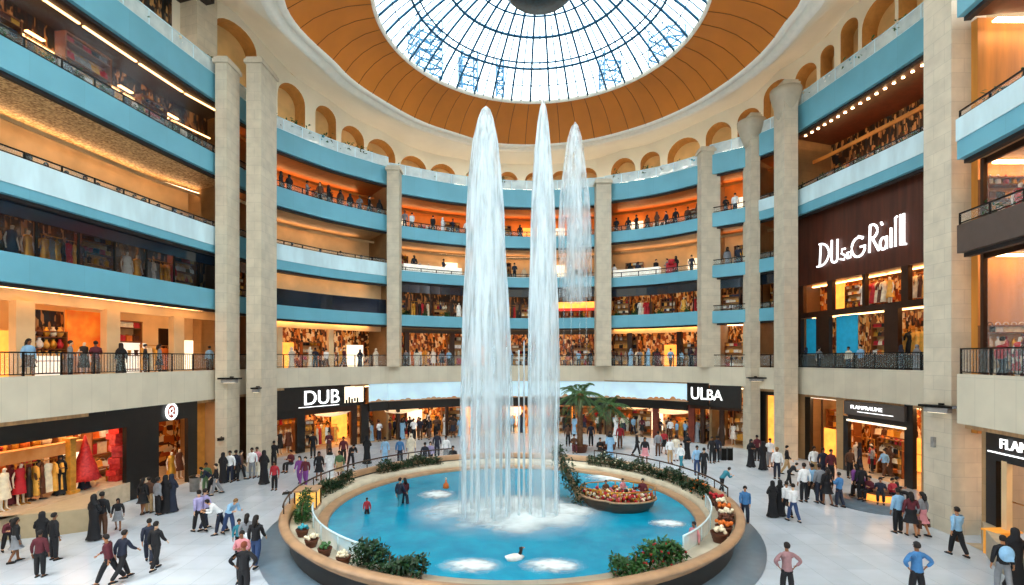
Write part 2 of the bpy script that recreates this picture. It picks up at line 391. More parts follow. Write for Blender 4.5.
M['leaf']=mat('leaf_green','2E5A24',.55,var=.5,scale=5)
M['leafd']=mat('leaf_dark','1C3C1C',.55,var=.5,scale=5)
M['trunk']=mat('palm_trunk','6A4A30',.8,var=.3,scale=6,bump=.6)
M['marble']=seams(mat('pool_marble','D8CBB2',.3,var=.12,scale=1.5),1.2,30,.86,.012)
M['coping']=mat('pool_coping_tan','B48E6C',.35,var=.12,scale=2)
M['poolwall']=seams(mat('pool_outer_bronze','3A332E',.35,.3,var=.15,scale=1),1.6,9,.8,.02)
def mosaic(name,cols,cell,rough=.35,wcell=1.0):
    m=bpy.data.materials.new(name); m.use_nodes=True; N=m.node_tree.nodes; K=m.node_tree.links; b=N['Principled BSDF']; b.inputs['Roughness'].default_value=rough
    t=N.new('ShaderNodeUVMap'); mp=N.new('ShaderNodeMapping'); mp.inputs['Scale'].default_value=(1/cell,1/(cell*wcell),1); K.new(t.outputs[0],mp.inputs[0])
    vo=N.new('ShaderNodeTexVoronoi'); vo.inputs['Scale'].default_value=1; vo.distance='CHEBYCHEV'; K.new(mp.outputs[0],vo.inputs['Vector'])
    nz=N.new('ShaderNodeTexNoise'); nz.inputs['Scale'].default_value=.35; nz.inputs['Detail'].default_value=2; K.new(t.outputs[0],nz.inputs['Vector'])
    sp=N.new('ShaderNodeSeparateColor'); K.new(vo.outputs['Color'],sp.inputs[0]); ad=N.new('ShaderNodeMath'); ad.operation='ADD'; K.new(sp.outputs[0],ad.inputs[0]); nm=N.new('ShaderNodeMath'); nm.operation='MULTIPLY_ADD'; nm.inputs[1].default_value=.5; nm.inputs[2].default_value=.25; K.new(nz.outputs['Fac'],nm.inputs[0]); K.new(nm.outputs[0],ad.inputs[1]); sb=N.new('ShaderNodeMath'); sb.operation='SUBTRACT'; K.new(ad.outputs[0],sb.inputs[0]); sb.inputs[1].default_value=.5
    cr=N.new('ShaderNodeValToRGB'); cr.color_ramp.interpolation='CONSTANT'; e=cr.color_ramp.elements
    while len(e)<len(cols): e.new(.5)
    for i,c in enumerate(cols): e[i].position=i/len(cols); e[i].color=lin(c)
    K.new(sb.outputs[0],cr.inputs[0]); K.new(cr.outputs[0],b.inputs['Base Color']); return m
M['mosaic']=mosaic('mosaic_amber',['3A1C0E','8A4A1E','E0A050','5A2C14','F4D8A0','C0702C','2A1810','F0B868','A05024','FFF0D0'],.16,wcell=2.4)
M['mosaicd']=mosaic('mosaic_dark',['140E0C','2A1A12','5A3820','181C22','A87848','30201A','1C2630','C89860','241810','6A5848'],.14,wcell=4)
M['mosaicr']=mosaic('mosaic_red_gold',['5A2C14','C0601C','F0A850','8A3018','FFDCA0','E08838','4A2010','F8C878','B04818','FFF0D0'],.18,wcell=2)
def L_(z): return ZC+z
# ================================================================ floor
fm=bpy.data.materials.new('polished_floor'); fm.use_nodes=True; N=fm.node_tree.nodes; K=fm.node_tree.links; b=N['Principled BSDF']
tc=N.new('ShaderNodeTexCoord'); br=N.new('ShaderNodeTexBrick'); br.offset=0; br.inputs['Scale'].default_value=1
br.inputs['Brick Width'].default_value=1.2; br.inputs['Row Height'].default_value=1.2; br.inputs['Mortar Size'].default_value=.008
br.inputs['Color1'].default_value=lin('C9D2DC'); br.inputs['Color2'].default_value=lin('BFC9D4'); br.inputs['Mortar'].default_value=lin('A3AFBA')
K.new(tc.outputs['Object'],br.inputs['Vector'])
nz=N.new('ShaderNodeTexNoise'); nz.inputs['Scale'].default_value=.5; nz.inputs['Detail'].default_value=5; K.new(tc.outputs['Object'],nz.inputs['Vector'])
mx=N.new('ShaderNodeMix'); mx.data_type='RGBA'; mx.blend_type='MULTIPLY'; mx.inputs[0].default_value=.35
K.new(br.outputs['Color'],mx.inputs[6]); K.new(nz.outputs['Color'],mx.inputs[7]); 
hs=N.new('ShaderNodeHueSaturation'); hs.inputs['Saturation'].default_value=.0; hs.inputs['Value'].default_value=1.7; K.new(nz.outputs['Color'],hs.inputs['Color']); K.new(hs.outputs[0],mx.inputs[7])
K.new(mx.outputs[2],b.inputs['Base Color']); b.inputs['Roughness'].default_value=.22; b.inputs['Specular IOR Level'].default_value=.6
POOL=(0.0,24.0); RO=10.1; RI=8.35
m=MB(); ring=[]
n=64
rows=[[(POOL[0]+r*math.cos(2*PI*k/n),POOL[1]+r*math.sin(2*PI*k/n),0) for k in range(n)] for r in (RI,RO)]
sq=[]
for k in range(n):
    a=2*PI*k/n; c,s_=math.cos(a),math.sin(a); q=max(abs(c)/34,abs(s_)/34); sq.append((POOL[0]+c/q,POOL[1]+s_/q,0))
m.grid(rows+[sq],False,True); struct('floor',m,fm)
# ================================================================ bays
BAY={}
def bay(name,keys,bands,par,n=14):
    c=keys_curve(keys,n); BAY[name]=dict(c=c,bands=bands,par=par); return c
bay('left',[(-420,41.5),(0,24.5),(215,15.5),(238,14.9)],[(3.15,4.4,0),(6.8,7.25,8.45),(11.9,13.2,0),(16.65,18.3,0)],(-2.65,-.78))
bay('left_gap',[(238,14.7),(264,13.8)],[(3.1,4.2,0),(6.9,8.3,0),(11.7,13.0,0),(16.3,17.8,0)],(-2.5,-.78),4)
bay('left_centre',[(264,13.55),(330,12.0),(389,10.95)],[(3.0,4.03,0),(6.73,7.45,8.65),(11.55,13.0,0),(15.8,17.4,0)],(-2.3,-.76))
bay('centre',[(389,11.0),(460,10.25),(530,9.95),(604,10.15)],[(2.97,4.0,0),(7.1,8.05,8.1),(11.05,12.2,0),(15.15,16.9,0)],(-2.3,-.76))
bay('right_centre',[(604,10.15),(655,10.65),(709,11.5)],[(2.97,4.15,0),(6.95,7.85,0),(11.3,12.35,0),(15.4,17.0,0)],(-2.2,-.76))
bay('right_gap',[(709,11.5),(754,12.15)],[(3.0,4.05,0),(6.95,8.0,0),(11.35,12.55,0),(15.9,17.6,0)],(-2.35,-.76),6)
bay('right_narrow',[(754,12.2),(786,12.95)],[(3.0,4.0,0),(6.95,8.0,0),(11.2,11.9,12.8),(16.4,18.2,0)],(-2.5,-.76),5)
bay('right_sign',[(786,12.8),(925,18.0),(962,20.0)],[(10.75,11.45,12.65),(17.1,19.0,0)],(-2.7,-.7))
bay('near_right',[(957,24.3),(1024,28.7),(1200,41),(1330,50)],[(4.3,5.45,0),(8.15,8.9,9.8),(14.0,15.6,0)],(-2.68,-.65))
ORDER=['left','left_gap','left_centre','centre','right_centre','right_gap','right_narrow','right_sign','near_right']
for a_,b_ in zip(ORDER[:-2],ORDER[1:-1]):
    A_,B_=BAY[a_]['c'],BAY[b_]['c']; nn=(A_.n[-1]+B_.n[0]).normalized(); A_.n[-1]=nn; B_.n[0]=nn; pp=(A_.p[-1]+B_.p[0])/2; A_.p[-1]=pp.copy(); B_.p[0]=pp.copy()
DEPTH={'left':5.5,'left_gap':3,'left_centre':5,'centre':5,'right_centre':5,'right_gap':4,'right_narrow':4,'right_sign':5,'near_right':5.5}
def ceil_mat(b,i):
    return {('left',0):'paleWood',('left',1):'navy',('left',2):'gold',('left',3):'under',('left_centre',2):'paleWood',('left_centre',3):'wood',
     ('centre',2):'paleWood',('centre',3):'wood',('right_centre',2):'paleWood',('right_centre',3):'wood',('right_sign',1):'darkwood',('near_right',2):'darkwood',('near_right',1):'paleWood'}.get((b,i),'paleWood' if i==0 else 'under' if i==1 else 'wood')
for bn in ORDER:
    B=BAY[bn]; c=B['c']; D=DEPTH[bn]; bands=B['bands']
    p0,p1=B['par']
    m=MB(); c.sweep(m,[(0,L_(p0)),(0,L_(p1)),(.3,L_(p1)),(.3,L_(p0))]); struct(tn('trim'),m,M['cream'])
    m=MB(); c.sweep(m,[(.3,L_(p0)+.05),(.3,L_(-1.0)),(D,L_(-1.0)),(D,L_(p0)+.05)]); struct('floor',m,M['shopfloor'])
    for i,(zb,zt,zw) in enumerate(bands):
        brown=(bn=='near_right' and i==0)
        m=MB(); c.sweep(m,[(0,L_(zb)),(0,L_(zt)),(.25,L_(zt)),(.25,L_(zb))]); struct(tn('trim'),m,M['brownf' if brown else 'blue'])
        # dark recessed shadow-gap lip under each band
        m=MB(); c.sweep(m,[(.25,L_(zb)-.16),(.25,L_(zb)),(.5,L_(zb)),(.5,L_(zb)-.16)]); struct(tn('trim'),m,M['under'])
        if zw: m=MB(); c.sweep(m,[(-.05,L_(zt)),(-.05,L_(zw)),(.12,L_(zw)),(.12,L_(zt))]); struct(tn('trim'),m,M['white'])
        fl=L_(zt)-.35 if zw==0 else L_(zt)-.2
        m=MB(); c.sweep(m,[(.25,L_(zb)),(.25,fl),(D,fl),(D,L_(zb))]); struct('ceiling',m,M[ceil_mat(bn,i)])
    # end walls that close each bay
    for e in (0,c.len):
        if bn=='near_right' and e==0: continue
        x,y,a=c.at(e,0); x2,y2,_=c.at(e,D+.65); x1,y1,_=c.at(e,.35)
        m=MB(); dx,dy=x2-x1,y2-y1; l=math.hypot(dx,dy)
        m.box(((x1+x2)/2,(y1+y2)/2,L_(bands[-1][0])/2),(l,.2,L_(bands[-1][0])),math.atan2(dy,dx)); struct('wall_'+bn,m,M['tan'])
# levels: (floor z', ceiling z') for each bay
def levels(bn):
    B=BAY[bn]; out=[(-1.0,B['bands'][0][0])]
    for i,(zb,zt,zw) in enumerate(B['bands'][:-1]): out.append(((zt-.35) if not zw else zt-.2,B['bands'][i+1][0]))
    return out
# ================================================================ pillars
def pillar(x0,x1,y0,y1,top,cap=0,z0=0):
    cx,cy=(x0+x1)/2,(y0+y1)/2; zt=L_(top); m=MB(); m.box((cx,cy,(z0+zt)/2),(x1-x0,y1-y0,zt-z0))
    o=struct('pillar',m,M['stone'])
    m=MB(); m.box((cx,cy,zt+.12),(x1-x0+.24,y1-y0+.24,.24)); m.box((cx,cy,zt+.33),(x1-x0+.05,y1-y0+.05,.2))
    q=obj('capital',m,M['stone'],o)
    if cap:
        m=MB(); w=(x1-x0)/2
        m.lathe([(.5,-cap-.5),(.72,-cap+.1),(.98,-.75),(1.1,-.3),(1.1,0)],(cx,cy,zt),24); obj('flared_capital',m,M['stone'],o)
pillar(-19.0,-18.25,32.0,33.5,18.9)
pillar(-17.75,-16.75,33.4,35.6,19.7)
pillar(-11.25,-10.15,44.95,46,16.9,0,L_(-.78))
pillar(8.15,9.6,48.3,49.5,16.9,0,L_(-.78))
pillar(16.4,18.05,43.3,44.3,17.9,0,L_(-.78))
pillar(19.4,20.15,40.6,42.0,19.5,1.6)
pillar(20.25,21.28,37.2,38.65,20.3,1.8)
pillar(18.85,20.35,21.45,22.9,24.5)
# return wall and recess behind the near right pillar
m=MB(); m.box((22.2,21.3,13.2),(5.0,.3,17.6)); struct('wall_return',m,mat('return_wall_amber','C98432',.5,var=.2,scale=.8,stretch=(3,3,.3))); m=MB(); m.box((21.9,21.9,2.2),(3.0,.3,4.4)); struct('wall_return_lower',m,M['tan'])
PILLARS=[(-19,-18.25,32,33.5),(-17.75,-16.75,33.4,35.6),(-11.25,-10.15,44.95,46),(8.15,9.6,48.3,49.5),(16.4,18.05,43.3,44.3),(19.4,20.15,40.6,42),(20.25,21.28,37.2,38.65),(18.85,20.35,21.45,22.9)]
def in_pillar(x,y,r=.45): return any(a-r<x<b+r and c-r<y<d+r for a,b,c,d in PILLARS)
# ================================================================ railings
def railing(bn,t0,t1,z,label,off=.12,h=1.05,glass='glass',group=None,pm='blackmetal',bars=False):
    c=BAY[bn]['c']; x,y,a=c.at((t0+t1)/2,off); r=thing('balcony_railing',label,'railing',(x,y,z),0,group)
    m=MB(); c.sweep(m,[(off-.03,z+h-.06),(off-.03,z+h),(off+.03,z+h),(off+.03,z+h-.06)],t0=t0,t1=t1)
    c.sweep(m,[(off-.02,z+.06),(off-.02,z+.1),(off+.02,z+.1),(off+.02,z+.06)],t0=t0,t1=t1); obj('handrail',m,M[pm],r,world=True)
    m=MB(); c.sweep(m,[(off-.008,z+.1),(off-.008,z+h-.06),(off+.008,z+h-.06),(off+.008,z+.1)],t0=t0,t1=t1); obj('glass_panel',m,M[glass],r,world=True)
    n=max(2,int((t1-t0)/1.5)); proto=None
    for i in range(n+1):
        x,y,a=c.at(t0+(t1-t0)*i/n,off)
        if proto is None:
            mm=MB(); mm.box((0,0,h/2),(.07,.05,h)); proto=mm.mesh('post')
        p=obj('post',proto,M[pm],r,(x-r.location.x,y-r.location.y,0),a)
    if bars:
        m=MB(); k=int((t1-t0)/.16)
        for i in range(k):
            x,y,a=c.at(t0+(t1-t0)*i/k,off); m.box((x,y,z+h/2),(.02,.02,h-.15),a)
        o=obj('baluster',m,M[pm],r,world=True); o['kind']='stuff'
    return r
WHERE={'left':'left side','left_gap':'gap in left pillar pair','left_centre':'bay right of left pillars','centre':'far middle bay',
 'right_centre':'bay right of fountain','right_gap':'narrow right bay','right_narrow':'slim bay beside sign wall','right_sign':'brown sign wall bay','near_right':'near right corner'}
for bn in ORDER:
    B=BAY[bn]; c=B['c']
    railing(bn,.05,c.len-.05,L_(B['par'][1]),'black glazed railing of the first gallery, '+WHERE[bn],bars=bn in('left','right_sign','near_right'))
LVN=['first gallery','second gallery','third gallery','fourth gallery','arcade gallery']
for bn in ORDER:
    B=BAY[bn]; c=B['c']
    for i,(zb,zt,zw) in enumerate(B['bands'][:-1]):
        if i==0 and bn in('left','centre','right_centre','left_centre'): continue
        top=L_(zw or zt)
        railing(bn,.05,c.len-.05,top,f"slim rail on the {'white' if zw else 'blue'} {LVN[i+1]} band, "+WHERE[bn],h=.5 if not zw else .35,off=.08)
    zb,zt,zw=B['bands'][-1]
    if bn!='near_right': railing(bn,.05,c.len-.05,L_(zt),'pale glass balustrade of the arcade gallery, '+WHERE[bn],h=.95,glass='dglass',pm='white')
# ================================================================ drum wall with arches
DR=[(X_of(p,s_),F/s_) for p,s_ in ((-350,32),(-150,26),(0,21.2),(120,17.4),(215,14.3),(250,13.35),(291,12.35),(330,11.45),(381,10.55),(413,10.1),(443,9.85),(509,9.5),(587,9.55),(623,9.85),(650,10.1),(684,10.6),(719,11.15),(749,11.55),(779,12.1),(805,12.7),(850,13.9),(878,14.8),(925,16.5),(1000,19.5),(1250,30))]
def smooth_pts(P,n=6):
    out=[]; P=[Vector(p) for p in P]
    for i in range(len(P)-1):
        a,b,c_,d=P[max(0,i-1)],P[i],P[i+1],P[min(len(P)-1,i+2)]
        for k in range(n):
            t=k/n; out.append(.5*((2*b)+(c_-a)*t+(2*a-5*b+4*c_-d)*t*t+(-a+3*b-3*c_+d)*t**3))
    out.append(P[-1]); return out
DC=Curve2(smooth_pts(DR))
_zk=[(-350,17.9),(120,17.8),(230,17.6),(290,17.2),(400,16.7),(600,16.7),(709,17.1),(754,17.7),(786,18.5),(1250,18.7)]
ARCH=[(234,44,24.4),(291,28,22.2),(325,21,21.8),(353.5,23,21.0),(381,29,20.7),(413,27,20),(443,27,19.7),(476,20,19.6),(509,19,19.6),(535,19,19.6),(561,18,19.7),(587,20,19.9),(623,26,20.3),(650,19,20.4),(684,31,20.75),(719,27,21.15),(749,26,21.6),(779,34,23.0),(805,26,23.1),(827,17,23.5),(850,22,24.4),(878,36,24.3),(915,30,24.8)]
ZT=sorted((DC.t_px(p),z+.8) for p,w,z in ARCH)
ZB=sorted((DC.t_px(p),z) for p,z in _zk[1:-1])
def Z0(t):
    if t<=ZB[0][0]: return ZB[0][1]
    if t>=ZB[-1][0]: return ZB[-1][1]
    for i in range(len(ZB)-1):
        if t<=ZB[i+1][0]: k=(t-ZB[i][0])/(ZB[i+1][0]-ZB[i][0]); return ZB[i][1]*(1-k)+ZB[i+1][1]*k
def Z1(t):
    if t<=ZT[0][0]: return ZT[0][1]
    if t>=ZT[-1][0]: return ZT[-1][1]
    for i in range(len(ZT)-1):
        if t<=ZT[i+1][0]: k=(t-ZT[i][0])/(ZT[i+1][0]-ZT[i][0]); return ZT[i][1]*(1-k)+ZT[i+1][1]*k
spans=[]
for px,w,zt in ARCH:
    t0=DC.t_px(px-w/2); t1=DC.t_px(px+w/2)
    spans.append([t0,t1,zt])
spans.sort()
# clear overlaps
for i in range(len(spans)-1):
    if spans[i][1]>spans[i+1][0]-.25:
        mid=(spans[i][1]+spans[i+1][0])/2; spans[i][1]=mid-.15; spans[i+1][0]=mid+.15
m=MB(); rev=MB()
def wallstrip(m,ta,tb,za,zb_):
    n=max(1,int((tb-ta)/.8)); rows=[]
    for k in range(n+1):
        tq=ta+(tb-ta)*k/n; x,y,a=DC.at(tq); rows.append([(x,y,L_(Z0(tq))),(x,y,L_(Z1(tq)))])
    m.grid(rows,False)
prev=0
for (t0,t1,zt) in spans:
    if t0>prev: wallstrip(m,prev,t0,0,0)
    rr=(t1-t0)/2; rise=min(rr,1.5); zs=zt-rise; n=12
    top=[];arc=[];bk=[]
    for k in range(n+1):
        f=k/n; ph=PI*(1-f); t=(t0+t1)/2+rr*math.cos(ph); z=zs+rise*math.sin(ph)
        x,y,a=DC.at(t); xb,yb,_=DC.at(t,1.3); top.append((x,y,L_(Z1(t)))); arc.append((x,y,L_(z))); bk.append((xb,yb,L_(z)))
    m.grid([top,arc],False)
    lo=[(arc[0][0],arc[0][1],L_(Z0(t0)))]; hi=[(arc[-1][0],arc[-1][1],L_(Z0(t1)))]
    lob=(bk[0][0],bk[0][1],L_(Z0(t0))); hib=(bk[-1][0],bk[-1][1],L_(Z0(t1)))
    rev.grid([lo+arc+hi,[lob]+bk+[hib]],False)
    prev=t1
wallstrip(m,prev,DC.len,0,0)
struct('wall_arcade',m,M['plaster'])
M['reveal']=mat('arch_reveal_tan','C58E4A',.6,var=.08)
struct(tn('trim'),rev,M['reveal'])
m=MB(); m.grid([[(*DC.at(DC.len*i/120,1.3)[:2],L_(Z0(DC.len*i/120))) for i in range(121)],[(*DC.at(DC.len*i/120,1.3)[:2],L_(25.6)) for i in range(121)]],False); struct('wall_arcade_back',m,mat('arcade_back','ECC88A',.7,var=.15,scale=.5))
m=MB(); 
# arcade gallery floor from facade to drum
for bn in ORDER[:-1]:
    c=BAY[bn]['c']; zb,zt,zw=BAY[bn]['bands'][-1]; c.sweep(m,[(.25,L_(zt)-.3),(.25,L_(zt)-.12),(5,L_(zt)-.12),(5,L_(zt)-.3)])
struct('floor_arcade',m,M['shopfloor'])
for i in range(26):  # unseen glowing strips, added to brighten the arches and vault
    ta,tb=DC.len*(.12+.76*i/26),DC.len*(.12+.76*(i+.9)/26); m=MB(); z=L_(Z0(ta)+.75); DC.sweep(m,[(-.75,z),(-.75,z+.1),(-.55,z+.1),(-.55,z)],t0=ta,t1=tb); o=obj('arcade_fill_strip',m,M['cove']); tag(o,'long pale glowing strip added to brighten the arcade wall','lamp','added glowing strips along the arcade wall')
# ================================================================ cornice, ring, dome
RC=Vector((1.75,34.0))
TAB=[(-90,15.6),(-45,15.9),(-17,15.9),(-8,15.5),(24,15.0),(50,14.9),(76,15.1),(101,15.2),(124,14.3),(149,13.95),(171,14.3),(197,15.8),(225,15.9),(270,15.6)]
def rad(th):
    d=math.degrees(th); 
    while d<-90: d+=360
    while d>=270: d-=360
    for i in range(len(TAB)-1):
        if TAB[i][0]<=d<=TAB[i+1][0]:
            k=(d-TAB[i][0])/(TAB[i+1][0]-TAB[i][0]); k=k*k*(3-2*k); return TAB[i][1]*(1-k)+TAB[i+1][1]*k
    return 15.6
NG=144; GC=Vector((1.9,34.5)); GR=11.15
def ringpt(th,k,z,extra=0):
    """k=0 outer edge of bronze ring, k=1 glass edge"""
    c=RC.lerp(GC,k); r=(rad(th)*(1-k)+GR*k)+extra; return (c.x+r*math.cos(th),c.y+r*math.sin(th),L_(z))
ths=[2*PI*i/NG for i in range(NG)]
rows=[];uv=[]
for k,z in ((0,21.0),(.18,21.75),(.4,22.4),(.65,22.9),(.85,23.15),(1,23.3)):
    rows.append([ringpt(t,k,z) for t in ths]); uv.append([(i*.39*1.0*15*2*PI/NG/.655,k*4) for i,t in enumerate(ths)])
m=MB(); m.grid(rows,True,True)
struct('ceiling_bronze_ring',m,mat('dome_ring_bronze2','CE7822',.5,.0,var=.08,scale=.4))
# panel seams as slim raised battens following the curve
m=MB()
for i in range(56):
    t=2*PI*i/56+.03; m.tube([Vector(ringpt(t,k,z-.02)) for k,z in ((0,21.0),(.18,21.75),(.4,22.4),(.65,22.9),(.85,23.15),(1,23.3))],.022,4)
o=struct(tn('trim'),m,mat('ring_seam','7E4A20',.5))
# white rim at the glass and cream cornice
def band_ring(prof,mt,name):
    rows=[[ringpt(t,k,z,e) for t in ths] for (k,z,e) in prof]; mm=MB(); mm.grid(rows,True,True); return struct(name,mm,mt)
band_ring([(1,23.25,.12),(1,23.2,0),(1,23.45,-.12),(1,23.6,0)],M['moulding'],tn('trim'))
band_ring([(0,21.05,-.02),(0,20.85,.05),(0,20.85,.45),(0,21.05,.5),(0,21.1,.75),(0,20.85,.85),(0,20.8,1.3),(0,21.0,1.4)],M['moulding'],tn('trim'))
# cove from cornice down to the drum wall
m=MB(); rows=[[],[],[]]
for i in range(161):
    t=DC.len*i/160; x,y,a=DC.at(t); v=Vector((x,y))-RC; th=math.atan2(v.y,v.x); q=ringpt(th,0,21.0,1.4)
    zz=Z1(t); rows[0].append((x,y,L_(zz))); rows[1].append(((x*.55+q[0]*.45),(y*.55+q[1]*.45),L_(21.0+(zz-21.0)*.72))); rows[2].append(q)
m.grid(rows); struct('ceiling_cove',m,M['plaster'])
# roof slab outside the dome keeps the sky off the cove
m=MB(); m.grid([[ringpt(t,0,21.25,.6) for t in ths],[ringpt(t,0,25.6,.6) for t in ths],[ringpt(t,0,25.6,13) for t in ths]],False,True); struct('ceiling_roof',m,M['plaster'])
PROF=[(11.15,23.35),(10.1,24.3),(8.95,25.15),(7.8,25.85),(6.7,26.45),(5.9,26.8),(5.1,27.1),(3.6,27.45),(2.2,27.6),(0,27.65)]
def dpt(r,z,t,e=0): return Vector((GC.x+(r+e)*math.cos(t),GC.y+(r+e)*math.sin(t),L_(z)))
gd=thing('glass_dome','large round glass dome with dark steel ribs over the hall','glass dome',(GC.x,GC.y,L_(23.35)))
n=96; m=MB(); m.grid([[dpt(r,z,2*PI*k/n) for k in range(n)] for r,z in PROF[:-1]]+[[dpt(.01,27.65,2*PI*k/n) for k in range(n)]],True,True)
gm=bpy.data.materials.new('dome_glass'); gm.use_nodes=True; N=gm.node_tree.nodes; K=gm.node_tree.links
for x in list(N): N.remove(x)
out=N.new('ShaderNodeOutputMaterial'); mxs=N.new('ShaderNodeMixShader'); tr=N.new('ShaderNodeBsdfTransparent'); tr.inputs[0].default_value=(.86,.97,.99,1)
gl=N.new('ShaderNodeBsdfGlossy'); gl.inputs['Roughness'].default_value=.05; mxs.inputs[0].default_value=.04
K.new(tr.outputs[0],mxs.inputs[1]); K.new(gl.outputs[0],mxs.inputs[2]); K.new(mxs.outputs[0],out.inputs[0])
obj('glass_shell',m,gm,gd,world=True)
for i in range(40):
    t=2*PI*i/40+.02; mm=MB(); mm.tube([dpt(r,z+.03,t) for r,z in PROF[:-1]],.095,5); obj('rib',mm,M['rib'],gd,world=True)
for i in range(40):
    t=2*PI*(i+.5)/40+.02; mm=MB(); mm.tube([dpt(r,z,t) for r,z in PROF[:6]],.05,4); obj('glazing_bar',mm,M['rib'],gd,world=True)
for r,z,w in ((10.1,24.3,.04),(8.95,25.15,.1),(8.5,25.42,.07),(6.7,26.45,.11),(5.1,27.1,.07),(3.6,27.45,.06)):
    mm=MB(); mm.tube([dpt(r,z-.04,2*PI*k/96) for k in range(97)],w,5,False); obj('ring_beam',mm,M['rib'],gd,world=True)
m=MB(); m.lathe([(.6,-2.6),(2.1,-2.5),(2.5,-2.1),(2.55,-1.5),(2.3,-1.2),(2.2,0)],(GC.x,GC.y,L_(27.6)),40); obj('hub',m,mat('hub_dark_steel','173646',.4,.5,var=.4,scale=4),gd,world=True)
# ================================================================ lattice towers on the roof seen through the glass
def lattice(loc,h,w,label):
    t=thing('lattice_tower',label,'tower',loc,rnd.random())
    m=MB()
    for a,b_ in ((-1,-1),(1,-1),(1,1),(-1,1)): m.tube([(a*w/2,b_*w/2,0),(a*w/2,b_*w/2,h)],.1,4)
    obj('mast_post',m,M['rib'],t); m=MB(); k=int(h/1.1)
    for j in range(k):
        z=h*j/k; 
        for a,b_ in (((-1,-1),(1,-1)),((1,-1),(1,1)),((1,1),(-1,1)),((-1,1),(-1,-1))):
            m.tube([(a[0]*w/2,a[1]*w/2,z),(b_[0]*w/2,b_[1]*w/2,z+h/k)],.07,4); m.box(((a[0]+b_[0])*w/4,(a[1]+b_[1])*w/4,z),(w if a[1]==b_[1] else .1,w if a[0]==b_[0] else .1,.16))
    obj('bracing',m,M['rib'],t)
zt=L_(25.6)
for px,py,dist,h,w,l in ((468,66,62,8,1.9,'dark lattice tower outside the dome, left of the middle'),(610,68,60,9,2,'dark lattice tower outside the dome, right of the middle'),(425,35,60,14,3,'broad lattice tower outside the dome, far left'),(500,73,66,4,.9,'small mast outside the dome above the tall jets'),(667,40,60,12,3,'broad lattice tower outside the dome, far right')):
    z=L_((HZ-py)*dist/F); lattice(((px-CX)*dist/F,dist,zt),z-zt+1.5,w,l)

c=BAY['left']['c']; m=MB(); t1_=c.t_px(188,2.4)
c.sweep(m,[(2.4,L_(17.9)),(2.4,L_(23)),(2.6,L_(23)),(2.6,L_(17.9))],t0=0,t1=t1_); struct('wall_left_top',m,M['mosaicd'])
m=MB(); c.sweep(m,[(.2,L_(23)),(.2,L_(23.6)),(2.6,L_(23.6)),(2.6,L_(23))],t0=0,t1=t1_); struct('ceiling_left_top',m,M['under'])
x,y,a=c.at(c.t_px(199,1.6),1.6); m=MB(); m.box((x,y,L_(20.8)),(1.5,1.5,6.2),a); struct('pillar_left_top',m,M['stone'])

# the hall's own near side, behind the viewpoint
m=MB(); m.grid([[(-30,4,0),(-27,-6,0),(-12,-10,0),(12,-10,0),(27,-6,0),(30,4,0)],[(-30,4,30),(-27,-6,30),(-12,-10,30),(12,-10,30),(27,-6,30),(30,4,30)]],False); struct('wall_back',m,M['cream'])
# ================================================================ kinds of goods (one prototype each, then copies)
KIND=globals().get("KIND",{})
def place(kind,loc,rz,label,cat,group=None,scale=None,mats=None,skip=()):
    k=KIND[kind]
    if callable(k['root']):
        r=k['root'](); k['root']=r; k['used']=True
        r.location=loc; r.rotation_euler.z=rz; tag(r,label,cat,group)
        if scale is not None: r.scale=scale if isinstance(scale,(tuple,list)) else (scale,)*3
        for c in [r]+list(r.children)+[g for c in r.children for g in c.children]:
            if mats and c.type=='MESH' and c.material_slots:
                n=c.name.split('.')[0]
                if n in mats: c.material_slots[0].link='OBJECT'; c.material_slots[0].material=mats[n]
        return r
    r=dup(k['root'],loc,rz,label,group,scale if scale is not None else 1,mats,skip); r['category']=cat; return r
def kind(name,fn): KIND[name]=dict(root=fn)
def k_single(name,build,mt):
    def f():
        m=MB(); build(m); return obj(name,m,mt)
    kind(name,f)
def b_bag(m):
    m.box((0,0,.13),(.34,.16,.26),0,.82); m.tube([(.11*math.cos(a),0,.25+.13*math.sin(a)) for a in [PI*i/8 for i in range(9)]],.014,5); m.box((0,-.085,.16),(.05,.02,.05))
def b_bottle(m): m.lathe([(.07,0),(.085,.04),(.08,.2),(.03,.27),(.025,.34),(.035,.35),(.035,.38)],n=10)
def b_gift(m):
    m.box((0,0,.12),(.3,.24,.24)); m.box((0,0,.125),(.05,.25,.255)); m.tube([(-.07,0,.25),(-.04,0,.3),(0,0,.25),(.04,0,.3),(.07,0,.25)],.015,5)
def b_fold(m):
    for k in range(4): m.box((.005*(-1)**k,0,.035+k*.065),(.36,.26,.058),.02*k)
def b_vase(m): m.lathe([(.06,0),(.13,.1),(.15,.2),(.1,.32),(.05,.4),(.075,.46)],n=12)
def b_dress(m):
    rows=[]
    for w,d,z in ((.05,.03,1.18),(.2,.07,1.12),(.17,.09,.95),(.13,.07,.78),(.17,.1,.6),(.2,.11,.3),(.23,.12,0)):
        rows.append([(w*math.cos(a)*(1+.06*math.cos(6*a)*(z<.7)),d*math.sin(a)*(1+.15*math.cos(6*a)*(z<.7)),z) for a in [2*PI*i/16 for i in range(16)]])
    m.grid(rows,True,True); m.tube([(0,0,1.17),(0,0,1.27),(.03,0,1.32),(.06,0,1.28)],.01,4)
    for s in (-1,1): m.tube([(s*.17,0,1.1),(s*.25,0,.9),(s*.27,0,.72)],[.06,.055,.045],6)
def b_shoe(m):
    m.grid([[(x+.0,y*w,z*h) for (y,z) in ((-1,0),(-1,.6),(-.5,1),(.5,1),(1,.6),(1,0))] for x,w,h in ((-.13,.03,.1),(-.1,.04,.11),(0,.045,.08),(.09,.05,.05),(.14,.03,.03))],True); m.box((-.1,0,-.0),(.05,.05,.04))
G=mat
